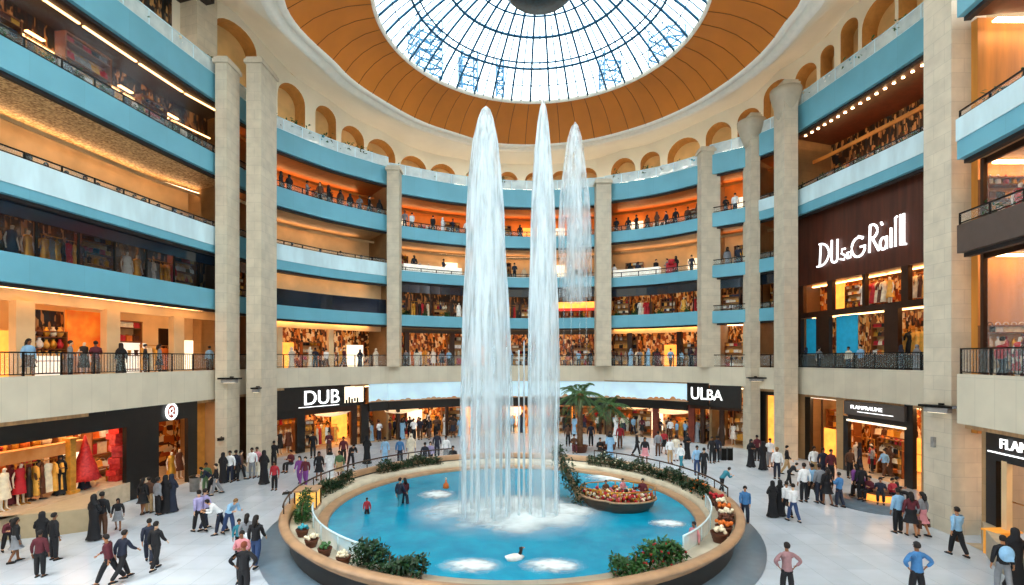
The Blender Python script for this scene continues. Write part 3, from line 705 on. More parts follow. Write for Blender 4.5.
def b_lan(m): m.lathe([(.1,0),(.11,.03),(.08,.05),(.08,.24),(.11,.26),(.05,.34),(.02,.36)],n=6); m.tube([(-.05,0,.34),(0,0,.42),(.05,0,.34)],.01,4)
def b_hat(m): m.lathe([(.15,0),(.15,.16),(.165,.16),(.165,.22),(.0,.22)],n=14); m.box((0,0,.235),(.1,.03,.03))
def b_frm(m): m.box((0,0,.2),(.3,.03,.4)); m.box((0,-.02,.2),(.2,.02,.28)); m.box((0,.07,.1),(.04,.14,.03))
k_single('lantern',b_lan,G('lantern_gold','E3A43C',.3)); k_single('hat_box',b_hat,G('hat_box_cream','F3E3C6',.6)); k_single('picture_frame',b_frm,G('frame_brown','8A4A22',.5))
k_single('handbag',b_bag,G('leather_tan','B5762F',.4,var=.1)); k_single('bottle',b_bottle,G('bottle_amber','D9962E',.2,var=.1))
k_single('gift_box',b_gift,G('box_gold','E0A844',.4,var=.1)); k_single('folded_clothes',b_fold,G('cloth_cream','E8D9BE',.8,var=.1))
k_single('vase',b_vase,G('vase_white','EEE6DA',.3,var=.1)); k_single('dress',b_dress,G('dress_red','B8232A',.7,var=.1))
def f_shelf():
    r=thing('display_shelf','','shelf'); 
    for s in (-1,1): m=MB(); m.box((s*.88,0,1.15),(.05,.45,2.3)); obj('side_panel',m,M['shelf'],r)
    m=MB(); m.box((0,.2,1.15),(1.72,.03,2.3)); obj('back_panel',m,M['shopwall'],r)
    for k in range(4): m=MB(); m.box((0,-.01,.25+k*.6),(1.71,.4,.04)); obj('shelf',m,M['shelf'],r)
    m=MB(); m.box((0,.0,2.33),(1.82,.47,.06)); obj('top',m,M['shelf'],r)
    return r
kind('display_shelf',f_shelf)
def f_rack():
    r=thing('clothes_rack','','rack'); m=MB(); m.tube([(-.9,0,1.55),(.9,0,1.55)],.022,6); obj('rail',m,M['gold2'],r)
    for s in (-1,1): m=MB(); m.tube([(s*.85,0,.05),(s*.85,0,1.55)],.02,6); m.tube([(s*.85,-.25,.03),(s*.85,.25,.03)],.025,6); obj('stand',m,M['gold2'],r)
    return r
kind('clothes_rack',f_rack)
def f_manneq():
    r=thing('mannequin','','mannequin')
    m=MB(); m.lathe([(.17,0),(.17,.02),(.02,.03),(.015,.5)],n=14); obj('base',m,M['gold2'],r)
    me=skin_body(dict(arm='rest')); me.materials.append(mat('mannequin_white','EFE4D2',.4,var=.02)); obj('body',me,None,r)
    m=MB(); rows=[]
    for w,d,z in ((.07,.06,1.49),(.19,.11,1.44),(.2,.13,1.3),(.15,.11,1.1),(.19,.14,.92),(.24,.18,.6),(.27,.2,.45)):
        rows.append([(w*math.cos(a)*(1+.05*math.cos(8*a)*(z<.95)),d*math.sin(a),z) for a in [2*PI*i/20 for i in range(20)]])
    m.grid(rows,True,True); obj('dress',m,mat('dress_orange','D86A22',.7,var=.15),r)
    return r
kind('mannequin',f_manneq)
def f_table():
    r=thing('display_table','','table'); m=MB(); m.box((0,0,.78),(1.5,.8,.06)); obj('tabletop',m,M['shelf'],r)
    for a in (-1,1):
        for b_ in (-1,1): m=MB(); m.box((a*.68,b_*.34,.375),(.06,.06,.75)); obj('leg',m,M['gold2'],r)
    return r
kind('display_table',f_table)
CLO={n:mat('goods_'+n,h,.6,var=.15,scale=5) for n,h in dict(red='C21F2B',orange='E0701F',gold='E3A43C',cream='F3E3C6',white='FBF6EC',brown='5E2F18',black='1A1414',navy='1E2A4A',amber='F0B04A',pink='D9707A',green='3E6B3A',teal='3AA0B4',grey='8E8A86').items()}
CLO['gold']=mat('goods_shiny_gold','E3A43C',.3,.6,var=.2)
# tiny lit bulbs and pendant lamps belong to the shops
def b_pend(m): m.lathe([(.02,.5),(.015,.12),(.16,.02),(.18,-.08)],n=12)
def f_pend():
    r=thing('pendant_lamp','','lamp'); m=MB(); m.lathe([(.015,1.0),(.015,.2),(.2,.02),(.23,-.1)],n=14,cap=False); obj('lamp_shade',m,M['gold2'],r)
    m=MB(); m.sph((0,0,-.06),.1,8); obj('bulb',m,M['lamp'],r); return r
kind('pendant_lamp',f_pend)
cnt={}
KMAX=285
def goods(k,loc,rz,label,cat,group,color,scale=1):
    if cnt.get(k,0)>=KMAX: return None
    cnt[k]=cnt.get(k,0)+1
    return place(k,loc,rz,label,cat,group,scale,{k:CLO[color]})
LONG={'lantern':'lantern','hat_box':'hat box','picture_frame':'picture frame','handbag':'handbag','bottle':'bottle','gift_box':'gift box','folded_clothes':'folded clothes','vase':'vase','dress':'dress'}
def unit_shelf(bn,t,off,z,where,pal,scale=1.0,dens=5):
    c=BAY[bn]['c']; x,y,a=c.at(t,off)
    if in_pillar(x,y,1): return
    place('display_shelf',(x,y,z),a,'wooden display shelf with goods, '+where,'shelf','display shelves, '+where,scale)
    for k in range(4):
        kk=rnd.choice(['handbag','bottle','gift_box','folded_clothes','vase','lantern','hat_box','picture_frame'])
        for j in range(dens):
            u=(-.66+1.32*j/(dens-1))*scale; zz=z+(.27+.6*k)*scale
            col=rnd.choice(pal)
            goods(kk,(x+math.cos(a)*u+math.sin(a)*.04,y+math.sin(a)*u-math.cos(a)*.04,zz),a+rnd.uniform(-.2,.2),f'{col} {LONG[kk]} on shelf, {where}',LONG[kk].replace('pile of ',''),f'{col} {LONG[kk]}s on display, {where}',col,scale*rnd.uniform(.95,1.15))
def unit_rack(bn,t,off,z,where,pal,n=7,sc=1.15):
    c=BAY[bn]['c']; x,y,a=c.at(t,off)
    if in_pillar(x,y,1): return
    place('clothes_rack',(x,y,z),a,'brass clothes rack hung with dresses, '+where,'rack','clothes racks, '+where,sc)
    for j in range(n):
        u=(-.72+1.44*j/(n-1))*sc; col=rnd.choice(pal)
        goods('dress',(x+math.cos(a)*u,y+math.sin(a)*u,z+.24*sc),a+PI/2*rnd.choice((0,.6,.8)),f'{col} dress hanging on a brass rack, {where}','dress',f'{col} dresses on racks, {where}',col,sc)
def unit_manneq(bn,t,off,z,where,pal,sc=1.1):
    c=BAY[bn]['c']; x,y,a=c.at(t,off)
    if in_pillar(x,y,.4): return
    col=rnd.choice(pal)
    place('mannequin',(x,y,z),a+rnd.uniform(-.4,.4),f'mannequin wearing {col}, {where}','mannequin',f'mannequins in {col}, {where}',sc,{'dress':CLO[col]})
def unit_table(bn,t,off,z,where,pal):
    c=BAY[bn]['c']; x,y,a=c.at(t,off)
    place('display_table',(x,y,z),a,'low wooden display table, '+where,'table','display tables, '+where)
    for j in range(3):
        kk=rnd.choice(['handbag','vase','gift_box','folded_clothes']); col=rnd.choice(pal); u=-.5+.5*j
        goods(kk,(x+math.cos(a)*u,y+math.sin(a)*u,z+.81),a,f'{col} {LONG[kk]} on a low table, {where}',LONG[kk].replace('pile of ',''),f'{col} {LONG[kk]}s on tables, {where}',col,1.2)
def box_t(bn,t,off,z0,z1,w,d,mt,name='trim',kindstruct=True):
    c=BAY[bn]['c']; x,y,a=c.at(t,off); m=MB(); m.box((0,0,(z1-z0)/2),(w,d,z1-z0)); o=obj(tn() if name=='trim' else name,m,mt,None,(x,y,z0),a)
    if kindstruct: o['kind']='structure'
    return o
def panel(bn,ta,tb,off,z0,z1,mt,name='trim',th=.12,st=True):
    c=BAY[bn]['c']; m=MB(); c.sweep(m,[(off,z0),(off,z1),(off+th,z1),(off+th,z0)],t0=ta,t1=tb); o=obj(tn() if name=='trim' else name,m,mt)
    if st: o['kind']='structure'
    return o
def ceil_lights(bn,off,z,where,w=.25,mt='lamp',gap=.2,t0=.6,t1=None,seg=3.2):
    c=BAY[bn]['c']; t1=t1 or c.len-.6; t=t0
    while t<t1-.8:
        e=min(t1,t+seg); m=MB(); c.sweep(m,[(off-w/2,z-.06),(off-w/2,z),(off+w/2,z),(off+w/2,z-.06)],t0=t,t1=e-gap)
        o=obj('ceiling_light',m,M[mt]); tag(o,'warm linear ceiling light, '+where,'lamp','ceiling lights, '+where); t=e
WARM=['red','orange','gold','cream','white','brown','amber','amber','black','cream']
DARK=['black','brown','navy','gold','white','red','amber','grey']
def fill(bn,t0,t1,off,z,where,pal,mix='srmt',step=2.15,sc=1.0):
    t=t0+step/2; i=0
    while t<t1-.5:
        k=mix[i%len(mix)]; i+=1
        if k=='s': unit_shelf(bn,t,off+.5,z,where,pal,sc)
        elif k=='S': unit_shelf(bn,t,off+.5,z,where,pal,sc*1.35)
        elif k=='r': unit_rack(bn,t,off+.2,z,where,pal)
        elif k=='m': unit_manneq(bn,t-.5,off,z,where,pal); unit_manneq(bn,t+.4,off+.3,z,where,pal)
        elif k=='t': unit_table(bn,t,off,z,where,pal)
        elif k=='o': # lit poster panel
            x,y,a=BAY[bn]['c'].at(t,off+.8); m=MB(); m.box((0,0,1.2),(1.5,.06,2.2)); o=obj('lightbox',m,M['panelo'],None,(x,y,z),a); tag(o,'backlit orange picture panel, '+where,'panel','orange backlit panels, '+where)
        elif k=='w':
            x,y,a=BAY[bn]['c'].at(t,off+.8); m=MB(); m.box((0,0,1.2),(1.6,.06,2.0)); o=obj('lightbox',m,M['panelw'],None,(x,y,z),a); tag(o,'backlit white panel, '+where,'panel','white backlit panels, '+where)
        t+=step
SHELLS=[]
def back(bn,off,z0,z1,mt,t0=None,t1=None):
    c=BAY[bn]['c']; m=MB(); c.sweep(m,[(off,z0),(off,z1),(off+.15,z1),(off+.15,z0)],t0=t0 if t0 is not None else 0,t1=t1 or c.len); struct('wall_shop_back',m,mt)
# ================================================================ first-gallery shops (level 0) and upper levels
M['wallcream']=mat('gallery_wall_cream','E9C99A',.7,var=.15,scale=.5)
M['wallorange']=mat('gallery_wall_orange','D98A3A',.65,var=.25,scale=.5)
M['walldark']=mat('gallery_wall_dark','4A2A18',.5,var=.4,scale=.6)
G0=L_(-1.0)
for bn,mix,off in (('left','SwosmSrwmS',2.6),('left_gap','m',1.6),('left_centre','rosmwrSot',2.0),('centre','srmSorsmt',2.0),('right_centre','SrosmSrm',2.0),('right_gap','sr',1.8),('right_narrow','s',1.8),('near_right','rSmrSr',1.7)):
    B=BAY[bn]; c=B['c']; zt=L_(B['bands'][0][0]); w='first gallery, '+WHERE[bn]
    t0=.6; 
    if bn=='left': t0=c.t_px(-90)
    back(bn,4.6 if bn!='left_gap' else 2.6,G0,zt,M['mosaic'] if bn not in('left',) else M['wallcream'])
    fill(bn,t0,c.len-.4 if bn!='near_right' else 9,off,G0,w,WARM,mix,1.95 if bn!='left' else 2.0)
    ceil_lights(bn,1.4,zt,w,t0=t0); ceil_lights(bn,3.2,zt,w,t0=t0)
    # pilasters and a lintel make the shop fronts
    if bn in('left','left_centre','centre','right_centre'):
        panel(bn,0,c.len,off-.4,zt-.55,zt,M['wallcream'] if bn!='centre' else M['black'])
        k=int(c.len/4.4)
        for i in range(k): box_t(bn,2.2+i*4.4,off-.4,G0,zt-.5,.45 if bn!='left' else .8,.4,M['wallcream'] if bn in('left','left_centre') else M['bronze'])
# second gallery (level 1)
def lv(bn,i): return L_(levels(bn)[i][0]),L_(levels(bn)[i][1])
# left: navy glass front with dim displays
z0,z1=lv('left',1); c=BAY['left']['c']; tL=c.t_px(-90); w='left second gallery behind dark glass'
panel('left',0,c.len,.5,z1-.75,z1,M['navy']); back('left',3.2,z0,z1,M['mosaicd'])
m=MB(); c.sweep(m,[(.55,z0),(.55,z1-.7),(.6,z1-.7),(.6,z0)],t0=0,t1=c.len); o=struct('window_1',m,mat('smoked_glass','142430',.06,var=.1,alpha=.3,spec=.8))
for i in range(14): box_t('left',c.len-.3-i*1.9,.58,z0,z1-.7,.08,.1,M['blackmetal'])
fill('left',tL,c.len-1,1.5,z0,w,DARK+['red','gold','white'],'rsmrsm',1.9); ceil_lights('left',2.0,z1-.3,w,w=.3,t0=tL,mt='lamp',seg=2,gap=.9)
z0,z1=lv('left_centre',1); c=BAY['left_centre']['c']
panel('left_centre',0,c.len,.4,z0,z0+1.65,M['navy']); back('left_centre',1.6,z0+1.2,z1,M['wallcream']); ceil_lights('left_centre',.9,z1,'second gallery strip window, '+WHERE['left_centre'],w=.12)
for bn in ('left_gap','centre','right_centre','right_gap','right_narrow'):
    z0,z1=lv(bn,1); c=BAY[bn]['c']; w='second gallery, '+WHERE[bn]
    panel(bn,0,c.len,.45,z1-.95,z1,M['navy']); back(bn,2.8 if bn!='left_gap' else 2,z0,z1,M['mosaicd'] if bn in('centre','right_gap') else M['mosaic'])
    for i in range(int(c.len/2)+1): box_t(bn,.3+i*2.0,.7,z0,z1-.9,.09,.1,M['bronze'])
    fill(bn,.3,c.len-.2,1.2,z0,w,DARK+WARM,'srsm',2.1,.8); ceil_lights(bn,1.5,z1-.02,w,w=.16)
# red and orange lit board on the second gallery right of the tall jets
c=BAY['centre']['c']; t=c.t_px(572,.3); x,y,a=c.at(t,.3)
sg=thing('sign_board','long orange lit sign board on the second gallery right of the tall water jets','sign',(x,y,L_(4.75)),a)
m=MB(); m.box((0,0,.5),(4.4,.25,.7)); obj('board',m,M['panelo'],sg); m=MB(); m.box((0,-.02,.1),(4.4,.3,.25)); obj('lower_strip',m,mat('sign_red','C8281C',.5,emit=.5,ecol='E03020'),sg)
# third and fourth galleries: open, timber ceilings with cove light
for bn in ('left','left_gap','left_centre','centre','right_centre','right_gap','right_narrow'):
    for i in (2,3):
        z0,z1=lv(bn,i); c=BAY[bn]['c']; D=DEPTH[bn]; w=f'{LVN[i]}, {WHERE[bn]}'
        if bn=='left' and i==3:
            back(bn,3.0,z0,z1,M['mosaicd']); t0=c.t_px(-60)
            m=MB(); c.sweep(m,[(.5,z0),(.5,z1),(.53,z1),(.53,z0)],t0=0,t1=c.len); struct('window_2',m,mat('smoked_glass_warm','2A1E18',.05,var=.1,alpha=.2,spec=.8))
            fill(bn,t0,c.len-1,1.3,z0,w+', behind smoked glass',DARK,'rsrSrs',2.0); ceil_lights(bn,1.2,z1-.02,w,w=.12,t0=t0); ceil_lights(bn,2.2,z0+2.2,w,w=.1,t0=t0,mt='lamp')
            continue
        bw=D-.4
        back(bn,bw,z0,z1,M['wallcream'] if i==2 else M['wallorange'],0)
        # stepped cornice with a hidden cove lamp
        panel(bn,0,c.len,bw-1.3,z1-.5,z1-.32,M['wallorange'] if i==3 else M['wallcream'])
        ceil_lights(bn,bw-.9,z1-.25,w,w=.16,t0=.4,gap=.02,mt='lamp' if i==3 else 'lamp2')
        if bn in('centre','right_centre') or (bn=='left_centre' and i==3) or bn in('right_gap','right_narrow'): fill(bn,1,c.len-.6,bw-1.2,z0,w,WARM+DARK,'wrsmso' if i==3 else 'smwr',2.4)
# white counter on the third gallery
for bn,a_,b_,wh in (('right_centre',613,659,'right of the fountain'),('centre',404,462,'left of the tall jets')):
    c=BAY[bn]['c']; t0=c.t_px(a_,.2); t1=c.t_px(b_,.2); zt=L_(BAY[bn]['bands'][1][1]); x,y,_=c.at((t0+t1)/2,.2)
    m=MB(); c.sweep(m,[(.2,zt),(.2,zt+.75),(.7,zt+.75),(.7,zt)],t0=t0,t1=t1); r=obj('counter',m,mat('white_counter','F7F1E6',.4,emit=.25,ecol='FFF0DD')); tag(r,'long white counter on the third gallery, '+wh,'counter')
c=BAY['right_centre']['c']; x,y,a=c.at(c.t_px(672,.6),.6); zt=L_(7.85)
m=MB(); m.box((0,0,.55),(1.0,.35,1.1)); m.lathe([(.3,0),(.3,.5)],(0,-.1,.9),12); o=obj('red_kiosk',m,CLO['red'],None,(x,y,zt-.1),a); tag(o,'small bright red kiosk on the third gallery, right of the fountain','kiosk')
# right sign bay above the sign
z0,z1=lv('right_sign',0) if False else (L_(12.3),L_(17.1)); c=BAY['right_sign']['c']; w='gallery over brown sign wall'
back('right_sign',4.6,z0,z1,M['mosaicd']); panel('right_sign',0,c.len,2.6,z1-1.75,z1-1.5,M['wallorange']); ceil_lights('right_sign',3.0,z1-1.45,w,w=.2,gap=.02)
fill('right_sign',1,c.len-4,3.2,z0+0,w,WARM+DARK,'srmso',2.0)
for i in range(22):   # row of small round downlights
    t=.8+i*.62; x,y,a=c.at(t,1.1); m=MB(); m.lathe([(.09,-.05),(.09,0)],(0,0,0),10); o=obj('downlight',m,M['lampw'],None,(x,y,z1-.01)); tag(o,'small round downlight in the dark timber ceiling over the sign wall','lamp','downlights over the sign wall')
# near right bay
for i in (1,2):
    z0,z1=(L_(5.1),L_(8.15)) if i==1 else (L_(8.75),L_(14.0)); c=BAY['near_right']['c']; w=('lower' if i==1 else 'upper')+' gallery, near right corner bay'
    back('near_right',4.8,z0,z1,M['mosaic']); ceil_lights('near_right',3.6,z1-.3,w,t0=1,t1=8)
    if i==1: ceil_lights('near_right',2.6,z1-.05,w,t0=1,t1=8)
    fill('near_right',.6,7,1.9,z0,w,WARM,'sm' if i==1 else 'ms',2.4)
for i in range(7):
    x,y,a=BAY['near_right']['c'].at(1.2+i*.35,.9+.05*i); m=MB(); m.lathe([(.06,-.04),(.06,0)],(0,0,0),10); o=obj('downlight',m,M['lampw'],None,(x,y,L_(13.99))); tag(o,'tiny downlight under the topmost balcony, near right corner','lamp','downlights in the near right corner')
# dark frame of the near right windows
for z0,z1 in ((G0,L_(4.3)),(L_(5.45),L_(8.15))):
    c=BAY['near_right']['c']; panel('near_right',0,c.len,.95,z1-.25,z1,M['bronze'])
    for tt in (.05,3.4,6.8): box_t('near_right',tt,.95,z0,z1,.16,.16,M['bronze'])
    m=MB(); c.sweep(m,[(1.0,z0),(1.0,z1-.25),(1.02,z1-.25),(1.02,z0)],t0=.1,t1=c.len); struct(tn('window'),m,M['glass'])
# ================================================================ brown sign wall with its two rows of windows
c=BAY['right_sign']['c']; o_=.9
def T(px,o=o_): return c.t_px(px,o)
ta,tb=0.3,c.len
panel('right_sign',ta,tb,o_,L_(5.55),L_(10.75),M['darkwood'],th=.3)
panel('right_sign',ta,tb,o_,L_(3.05),L_(3.45),M['bronze'],th=.3); panel('right_sign',ta,tb,o_,L_(-1.0),L_(.2),M['bronze'],th=.3)
def posts(z0,z1,edges):
    for a,b in edges: panel('right_sign',T(a),T(b),o_,z0,z1,M['bronze'],th=.3)
posts(L_(3.45),L_(5.55),((797,803),(827,832),(862,865),(901,908)))
posts(L_(.2),L_(3.05),((797,801),(816,829),(884,898)))
back('right_sign',3.6,L_(-1),L_(3.1),M['mosaic']); back('right_sign',3.4,L_(3.2),L_(5.6),M['mosaicr'])
panel('right_sign',ta,tb,o_+.3,L_(3.1),L_(3.4),M['shopfloor'],th=2.4); panel('right_sign',ta,tb,o_+.3,L_(5.55),L_(5.7),M['paleWood'],th=2.4)
ceil_lights('right_sign',2.0,L_(5.5),'upper windows under brown sign wall',w=.2); ceil_lights('right_sign',2.0,L_(3.08),'lower windows under brown sign wall',w=.2)
fill('right_sign',T(805),T(925),2.0,L_(3.42),'upper windows under brown sign wall',WARM,'osrmrs',1.9,.75)
fill('right_sign',T(852),T(925),2.0,L_(.0),'lower windows under brown sign wall',WARM,'srms',2.0,1.0)
for a,b,l in ((801,816,'small'),(830,851,'large')):
    ob=panel('right_sign',T(a),T(b),o_+.5,L_(.3),L_(3.0),mat('cyan_poster','1888AC',.4,emit=.22,ecol='1FA0C8'),name='poster',th=.05,st=False); tag(ob,f'{l} cyan lit poster in the lower window row under the brown sign wall','poster')
def text(body,size,loc,rz,mt,parent,ex=.06,sx=1,al='CENTER',name='lettering'):
    cu=bpy.data.curves.new(name,'FONT'); cu.body=body; cu.size=size; cu.extrude=ex; cu.align_x=al; cu.offset=.0
    tmp=bpy.data.objects.new('t',cu); COL.objects.link(tmp); dg=bpy.context.evaluated_depsgraph_get(); me=bpy.data.meshes.new_from_object(tmp.evaluated_get(dg)); bpy.data.objects.remove(tmp)
    me.transform(Matrix.Diagonal((sx,1,1,1))); me.transform(Matrix.Rotation(PI/2,4,'X')); me.materials.clear(); me.materials.append(mt)
    o=bpy.data.objects.new(name,me); COL.objects.link(o); o.parent=parent; o.location=loc; o.rotation_euler.z=rz; return o
# big white shop name on the brown wall
x,y,a=c.at(T(858),o_-.05)
sg=thing('shop_sign','large white lit shop name on the brown timber wall, right side','sign',(x,y,L_(6.72)),a); sg.scale=(1.07,1,1.07)
def polyl(pts,r=.075): m=MB(); m.tube(pts,r,6); return m
w0=-3.05
def glyph(strokes,name='letter'):
    m=MB()
    for s in strokes: m.tube([(p[0],-.08,p[1]) for p in s],.07,6)
    obj(name,m,M['letter'],sg)
arc=lambda cx,cz,rx,rz_,a0,a1,n=12:[(cx+rx*math.cos(R(a0+(a1-a0)*i/n)),cz+rz_*math.sin(R(a0+(a1-a0)*i/n))) for i in range(n+1)]
glyph([[(-3.0,0),(-2.9,1.45)],[(-3.25,0),(-2.95,0)]+arc(-2.95,.75,.75,.75,-90,90)+[(-3.05,1.5)]])
glyph([[(-1.95,1.55),(-1.97,.35)]+arc(-1.72,.3,.25,.28,180,340)+[(-1.47,1.5)]])
glyph([[(-1.25,.15),(-.95,.05),(-.85,.3),(-1.15,.5),(-1.1,.75),(-.85,.75)],[(-.7,.1),(-.45,.1),(-.4,.45),(-.68,.45),(-.7,.1)]])
glyph([arc(.15,.62,.5,.6,50,360,18)+[(.3,.6)],[(.15,1.3),(.5,1.15)]])
glyph([[(.95,.1),(1.0,1.75)],[(1.0,1.75)]+arc(1.15,1.35,.35,.4,90,-90)+[(1.0,.95)],[(1.15,.95),(1.6,.1)]])
glyph([[(1.75,1.75),(1.85,1.55)]],'apostrophe'); glyph([arc(1.9,.45,.22,.35,0,360,14),[(2.12,.85),(2.12,.1)]])
glyph([[(2.4,.1),(2.4,1.25)]]); glyph([[(2.68,.1),(2.68,1.75),(2.8,1.8)]]); glyph([[(3.0,1.85),(3.0,.12),(3.35,.1)],[(3.2,1.85),(3.2,.2)]])
# ================================================================ ground floor
ZF=3.9
def gpanel(bn,pa,pb,off,z0,z1,mt,th=.25,**k):
    cc=BAY[bn]['c']; return panel(bn,cc.t_px(pa,off),cc.t_px(pb,off),off,z0,z1,mt,th=th,**k)
H1=L_(-2.2)
for bn in ORDER:
    cc=BAY[bn]['c']; top=L_(BAY[bn]['par'][0])
    back(bn,DEPTH[bn]+.5,0,top,M['mosaicr'] if bn in('left','near_right') else M['mosaic'])
    m=MB(); cc.sweep(m,[(.3,.012),(.3,.02),(DEPTH[bn]+.5,.02),(DEPTH[bn]+.5,.012)]); struct('floor_shop',m,M['shopfloor'])
    m=MB(); cc.sweep(m,[(.3,top-.2),(.3,top),(DEPTH[bn]+.5,top),(DEPTH[bn]+.5,top-.2)]); struct('ceiling_shop',m,M['paleWood'])
# left shop
b='left'; cc=BAY[b]['c']; top=L_(-2.65)
gpanel(b,-330,197,.3,L_(-3.65),top,M['black']); gpanel(b,127,159,.3,0,L_(-3.6),M['black']); gpanel(b,188,197.5,.3,0,L_(-3.6),M['black'])
gpanel(b,197.5,237,1.3,0,top,mat('lit_ochre_wall','C9913E',.6,var=.1)); gpanel(b,215,219,.3,0,top,M['tan'],th=1.0)
gpanel(b,219,240,.3,0,top,M['tan'])
m=MB(); zp=1.0; pl=[on_floor(-60,546),on_floor(19,539),on_floor(60,535),on_floor(89,531)]; bk=[cc.at(cc.t_px(p,.3),.3)[:2] for p in (-60,19,60,98)]
m.grid([[(x,y,0) for x,y in pl],[(x,y,zp) for x,y in pl],[(x,y,zp) for x,y in bk]],False); m.grid([[(pl[-1][0],pl[-1][1],0),(bk[-1][0],bk[-1][1],0)],[(pl[-1][0],pl[-1][1],zp),(bk[-1][0],bk[-1][1],zp)]],False)
struct(tn('trim'),m,seams(mat('plinth_cream','CDB894',.4,var=.05),1.2,9))
m=MB(); cc.sweep(m,[(.3,.02),(.3,1.0),(3.6,1.0),(3.6,.02)],t0=cc.t_px(-200,.3),t1=cc.t_px(134,1.5)); struct('floor_shop_stage',m,M['shopfloor'])
ws='left ground-floor shop window'
gp=lambda bn,px,off:BAY[bn]['c'].t_px(px,off)
for o2,z in ((1.2,top-.22),(2.6,top-.22),(4.2,top-.22)): ceil_lights(b,o2,z,ws,t0=gp(b,-90,1),t1=gp(b,190,1),mt='lampw')
def obj_at(bn,px,off,z,mk,mt,name,label,cat,extra=None):
    cc=BAY[bn]['c']; x,y,a=cc.at(cc.t_px(px,off),off); m=MB(); mk(m); o=obj(name,m,mt,None,(x,y,z),a); tag(o,label,cat); return o
def conetree(m):
    m.lathe([(.62,0),(.5,.35),(.42,.7),(.3,1.1),(.2,1.5),(.1,1.9),(.05,2.2)],n=18,fn=lambda a,z:1+.1*math.cos(9*a+z*9)); m.lathe([(.06,-.5),(.06,0)],n=8)
obj_at(b,85,1.2,1.5,conetree,mat('red_foil','B3151E',.5,var=.4,scale=9,c2='D9332E'),'cone_tree','tall red cone-shaped festive tree in the left shop window','decoration')
def stack(m):
    for k in range(9): m.box((.06*(-1)**k,0,.16+k*.32),(.62+.1*(k%2),.5,.3),.2*k)
obj_at(b,117,1.3,1.0,stack,mat('red_gifts','C01820',.5,var=.4,scale=7,c2='E8483C'),'red_parcel_tower','tower of bright red parcels at the right end of the left shop window','decoration')
def beam(m): m.box((0,0,0),(4.2,.5,.55)); [m.lathe([(.05,-.3),(.05,-.27)],(-1.8+.45*i,-.1,0),8) for i in range(9)]
obj_at(b,38,1.6,3.2,beam,mat('canopy_orange','C77B34',.6,var=.3,scale=1.2,c2='E0A060'),'hanging_canopy','orange timber canopy hanging in the left shop window','canopy')
obj_at(b,71,1.2,1.0,lambda m:(m.box((0,0,1.3),(.28,.28,2.6)),m.box((0,0,.08),(.5,.5,.16)),m.box((0,0,2.65),(.45,.45,.12))),mat('gilded_post','D99B3C',.4,.3,var=.2,scale=4),'gilded_column','gilded square column inside the left shop window','column')
fill(b,gp(b,-60,2),gp(b,70,2),1.3,1.0,ws,WARM,'rmrmSr',1.5); fill(b,gp(b,72,2),gp(b,126,2),2.0,1.0,ws,WARM,'tsrm',1.7)
fill(b,gp(b,-60,3),gp(b,126,3),2.6,1.0,ws+', rear',['red','gold','amber','cream','white','orange'],'SSwS',2.2,1.1)
we='lit entrance of the dark left shop'
fill(b,gp(b,158,2),gp(b,190,2),1.4,.02,we,WARM,'mS',1.6)
# round logo over the entrance
x,y,a=cc.at(gp(b,171,.25),.25)
lg=thing('round_sign','round red and white lit emblem over the dark shop entrance, left','sign',(x,y,L_(-3.12)),a)
m=MB(); rr=[(.36*math.cos(2*PI*i/28),-.04,.44*math.sin(2*PI*i/28)) for i in range(29)]; m.tube(rr,.07,6,False); obj('ring',m,M['letter'],lg)
m=MB(); m.grid([[(.02*math.cos(2*PI*i/20),-.03,.02*math.sin(2*PI*i/20)) for i in range(20)],[(.33*math.cos(2*PI*i/20),-.03,.41*math.sin(2*PI*i/20)) for i in range(20)]],False,True); obj('disc',m,mat('emblem_brown','8A3B2A',.5,emit=.15,ecol='8A3B2A'),lg)
m=MB(); m.tube([(-.12,-.07,-.2),(-.15,-.07,.1),(.05,-.07,.22),(.12,-.07,0),(-.05,-.07,-.08),(.15,-.07,-.25)],.035,5); obj('emblem',m,M['letter'],lg)
# left centre: sign board and shops
b='left_centre'; top=L_(-2.3)
gpanel(b,277,297,.35,L_(-4.75),L_(-4.15),M['black']); gpanel(b,297,305,.35,0,L_(-4.1),M['black']); gpanel(b,352,357,.35,0,L_(-4.1),M['bronze']); gpanel(b,361,369,.35,0,L_(-4.1),M['black']); gpanel(b,264,277,.2,0,top,M['stone'])
gpanel(b,305,352,.35,L_(-4.6),L_(-4.1),M['bronze'])
def signboard(bn,pa,pb,off,z0,z1,label):
    cc=BAY[bn]['c']; t0,t1=cc.t_px(pa,off),cc.t_px(pb,off); x,y,a=cc.at((t0+t1)/2,off); r=thing('shop_sign',label,'sign',(x,y,z0),a)
    x0,y0,_=cc.at(t0,off); x1,y1,_=cc.at(t1,off); w=math.hypot(x1-x0,y1-y0); m=MB(); m.box((0,.12,(z1-z0)/2),(w,.24,z1-z0)); obj('board',m,M['black'],r); return r,w
r,w_=signboard(b,277.5,368,.1,L_(-4.15),top,'black shop sign board with large white letters, left of the fountain')
text('DUB',1.65,(-.2,-.02,.38),0,M['letter'],r)
m=MB(); m.box((w_/2-1.15,-.03,.98),(1.9,.05,1.4)); obj('pale_panel',m,M['panelw'],r); m=MB(); m.box((-.4,-.02,.2),(w_*.45,.04,.05)); obj('underline',m,M['letter'],r)
m=MB(); 
for i in range(5): m.box((w_/2-1.95+i*.28,-.07,.42+.1*(i%2)),(.16,.04,.3+.12*((i*2)%3)))
obj('broken_letters',m,M['black'],r)
wl='shop under left black sign'
fill(b,gp(b,277,1),gp(b,352,1),1.2,.02,wl,WARM,'msrwms',1.8); fill(b,gp(b,277,3),gp(b,388,3),3.2,.02,wl+', rear',WARM,'Sro',2.2)
for o2 in (.9,2.4,3.9): ceil_lights(b,o2,top-.22,wl,mt='lampw')
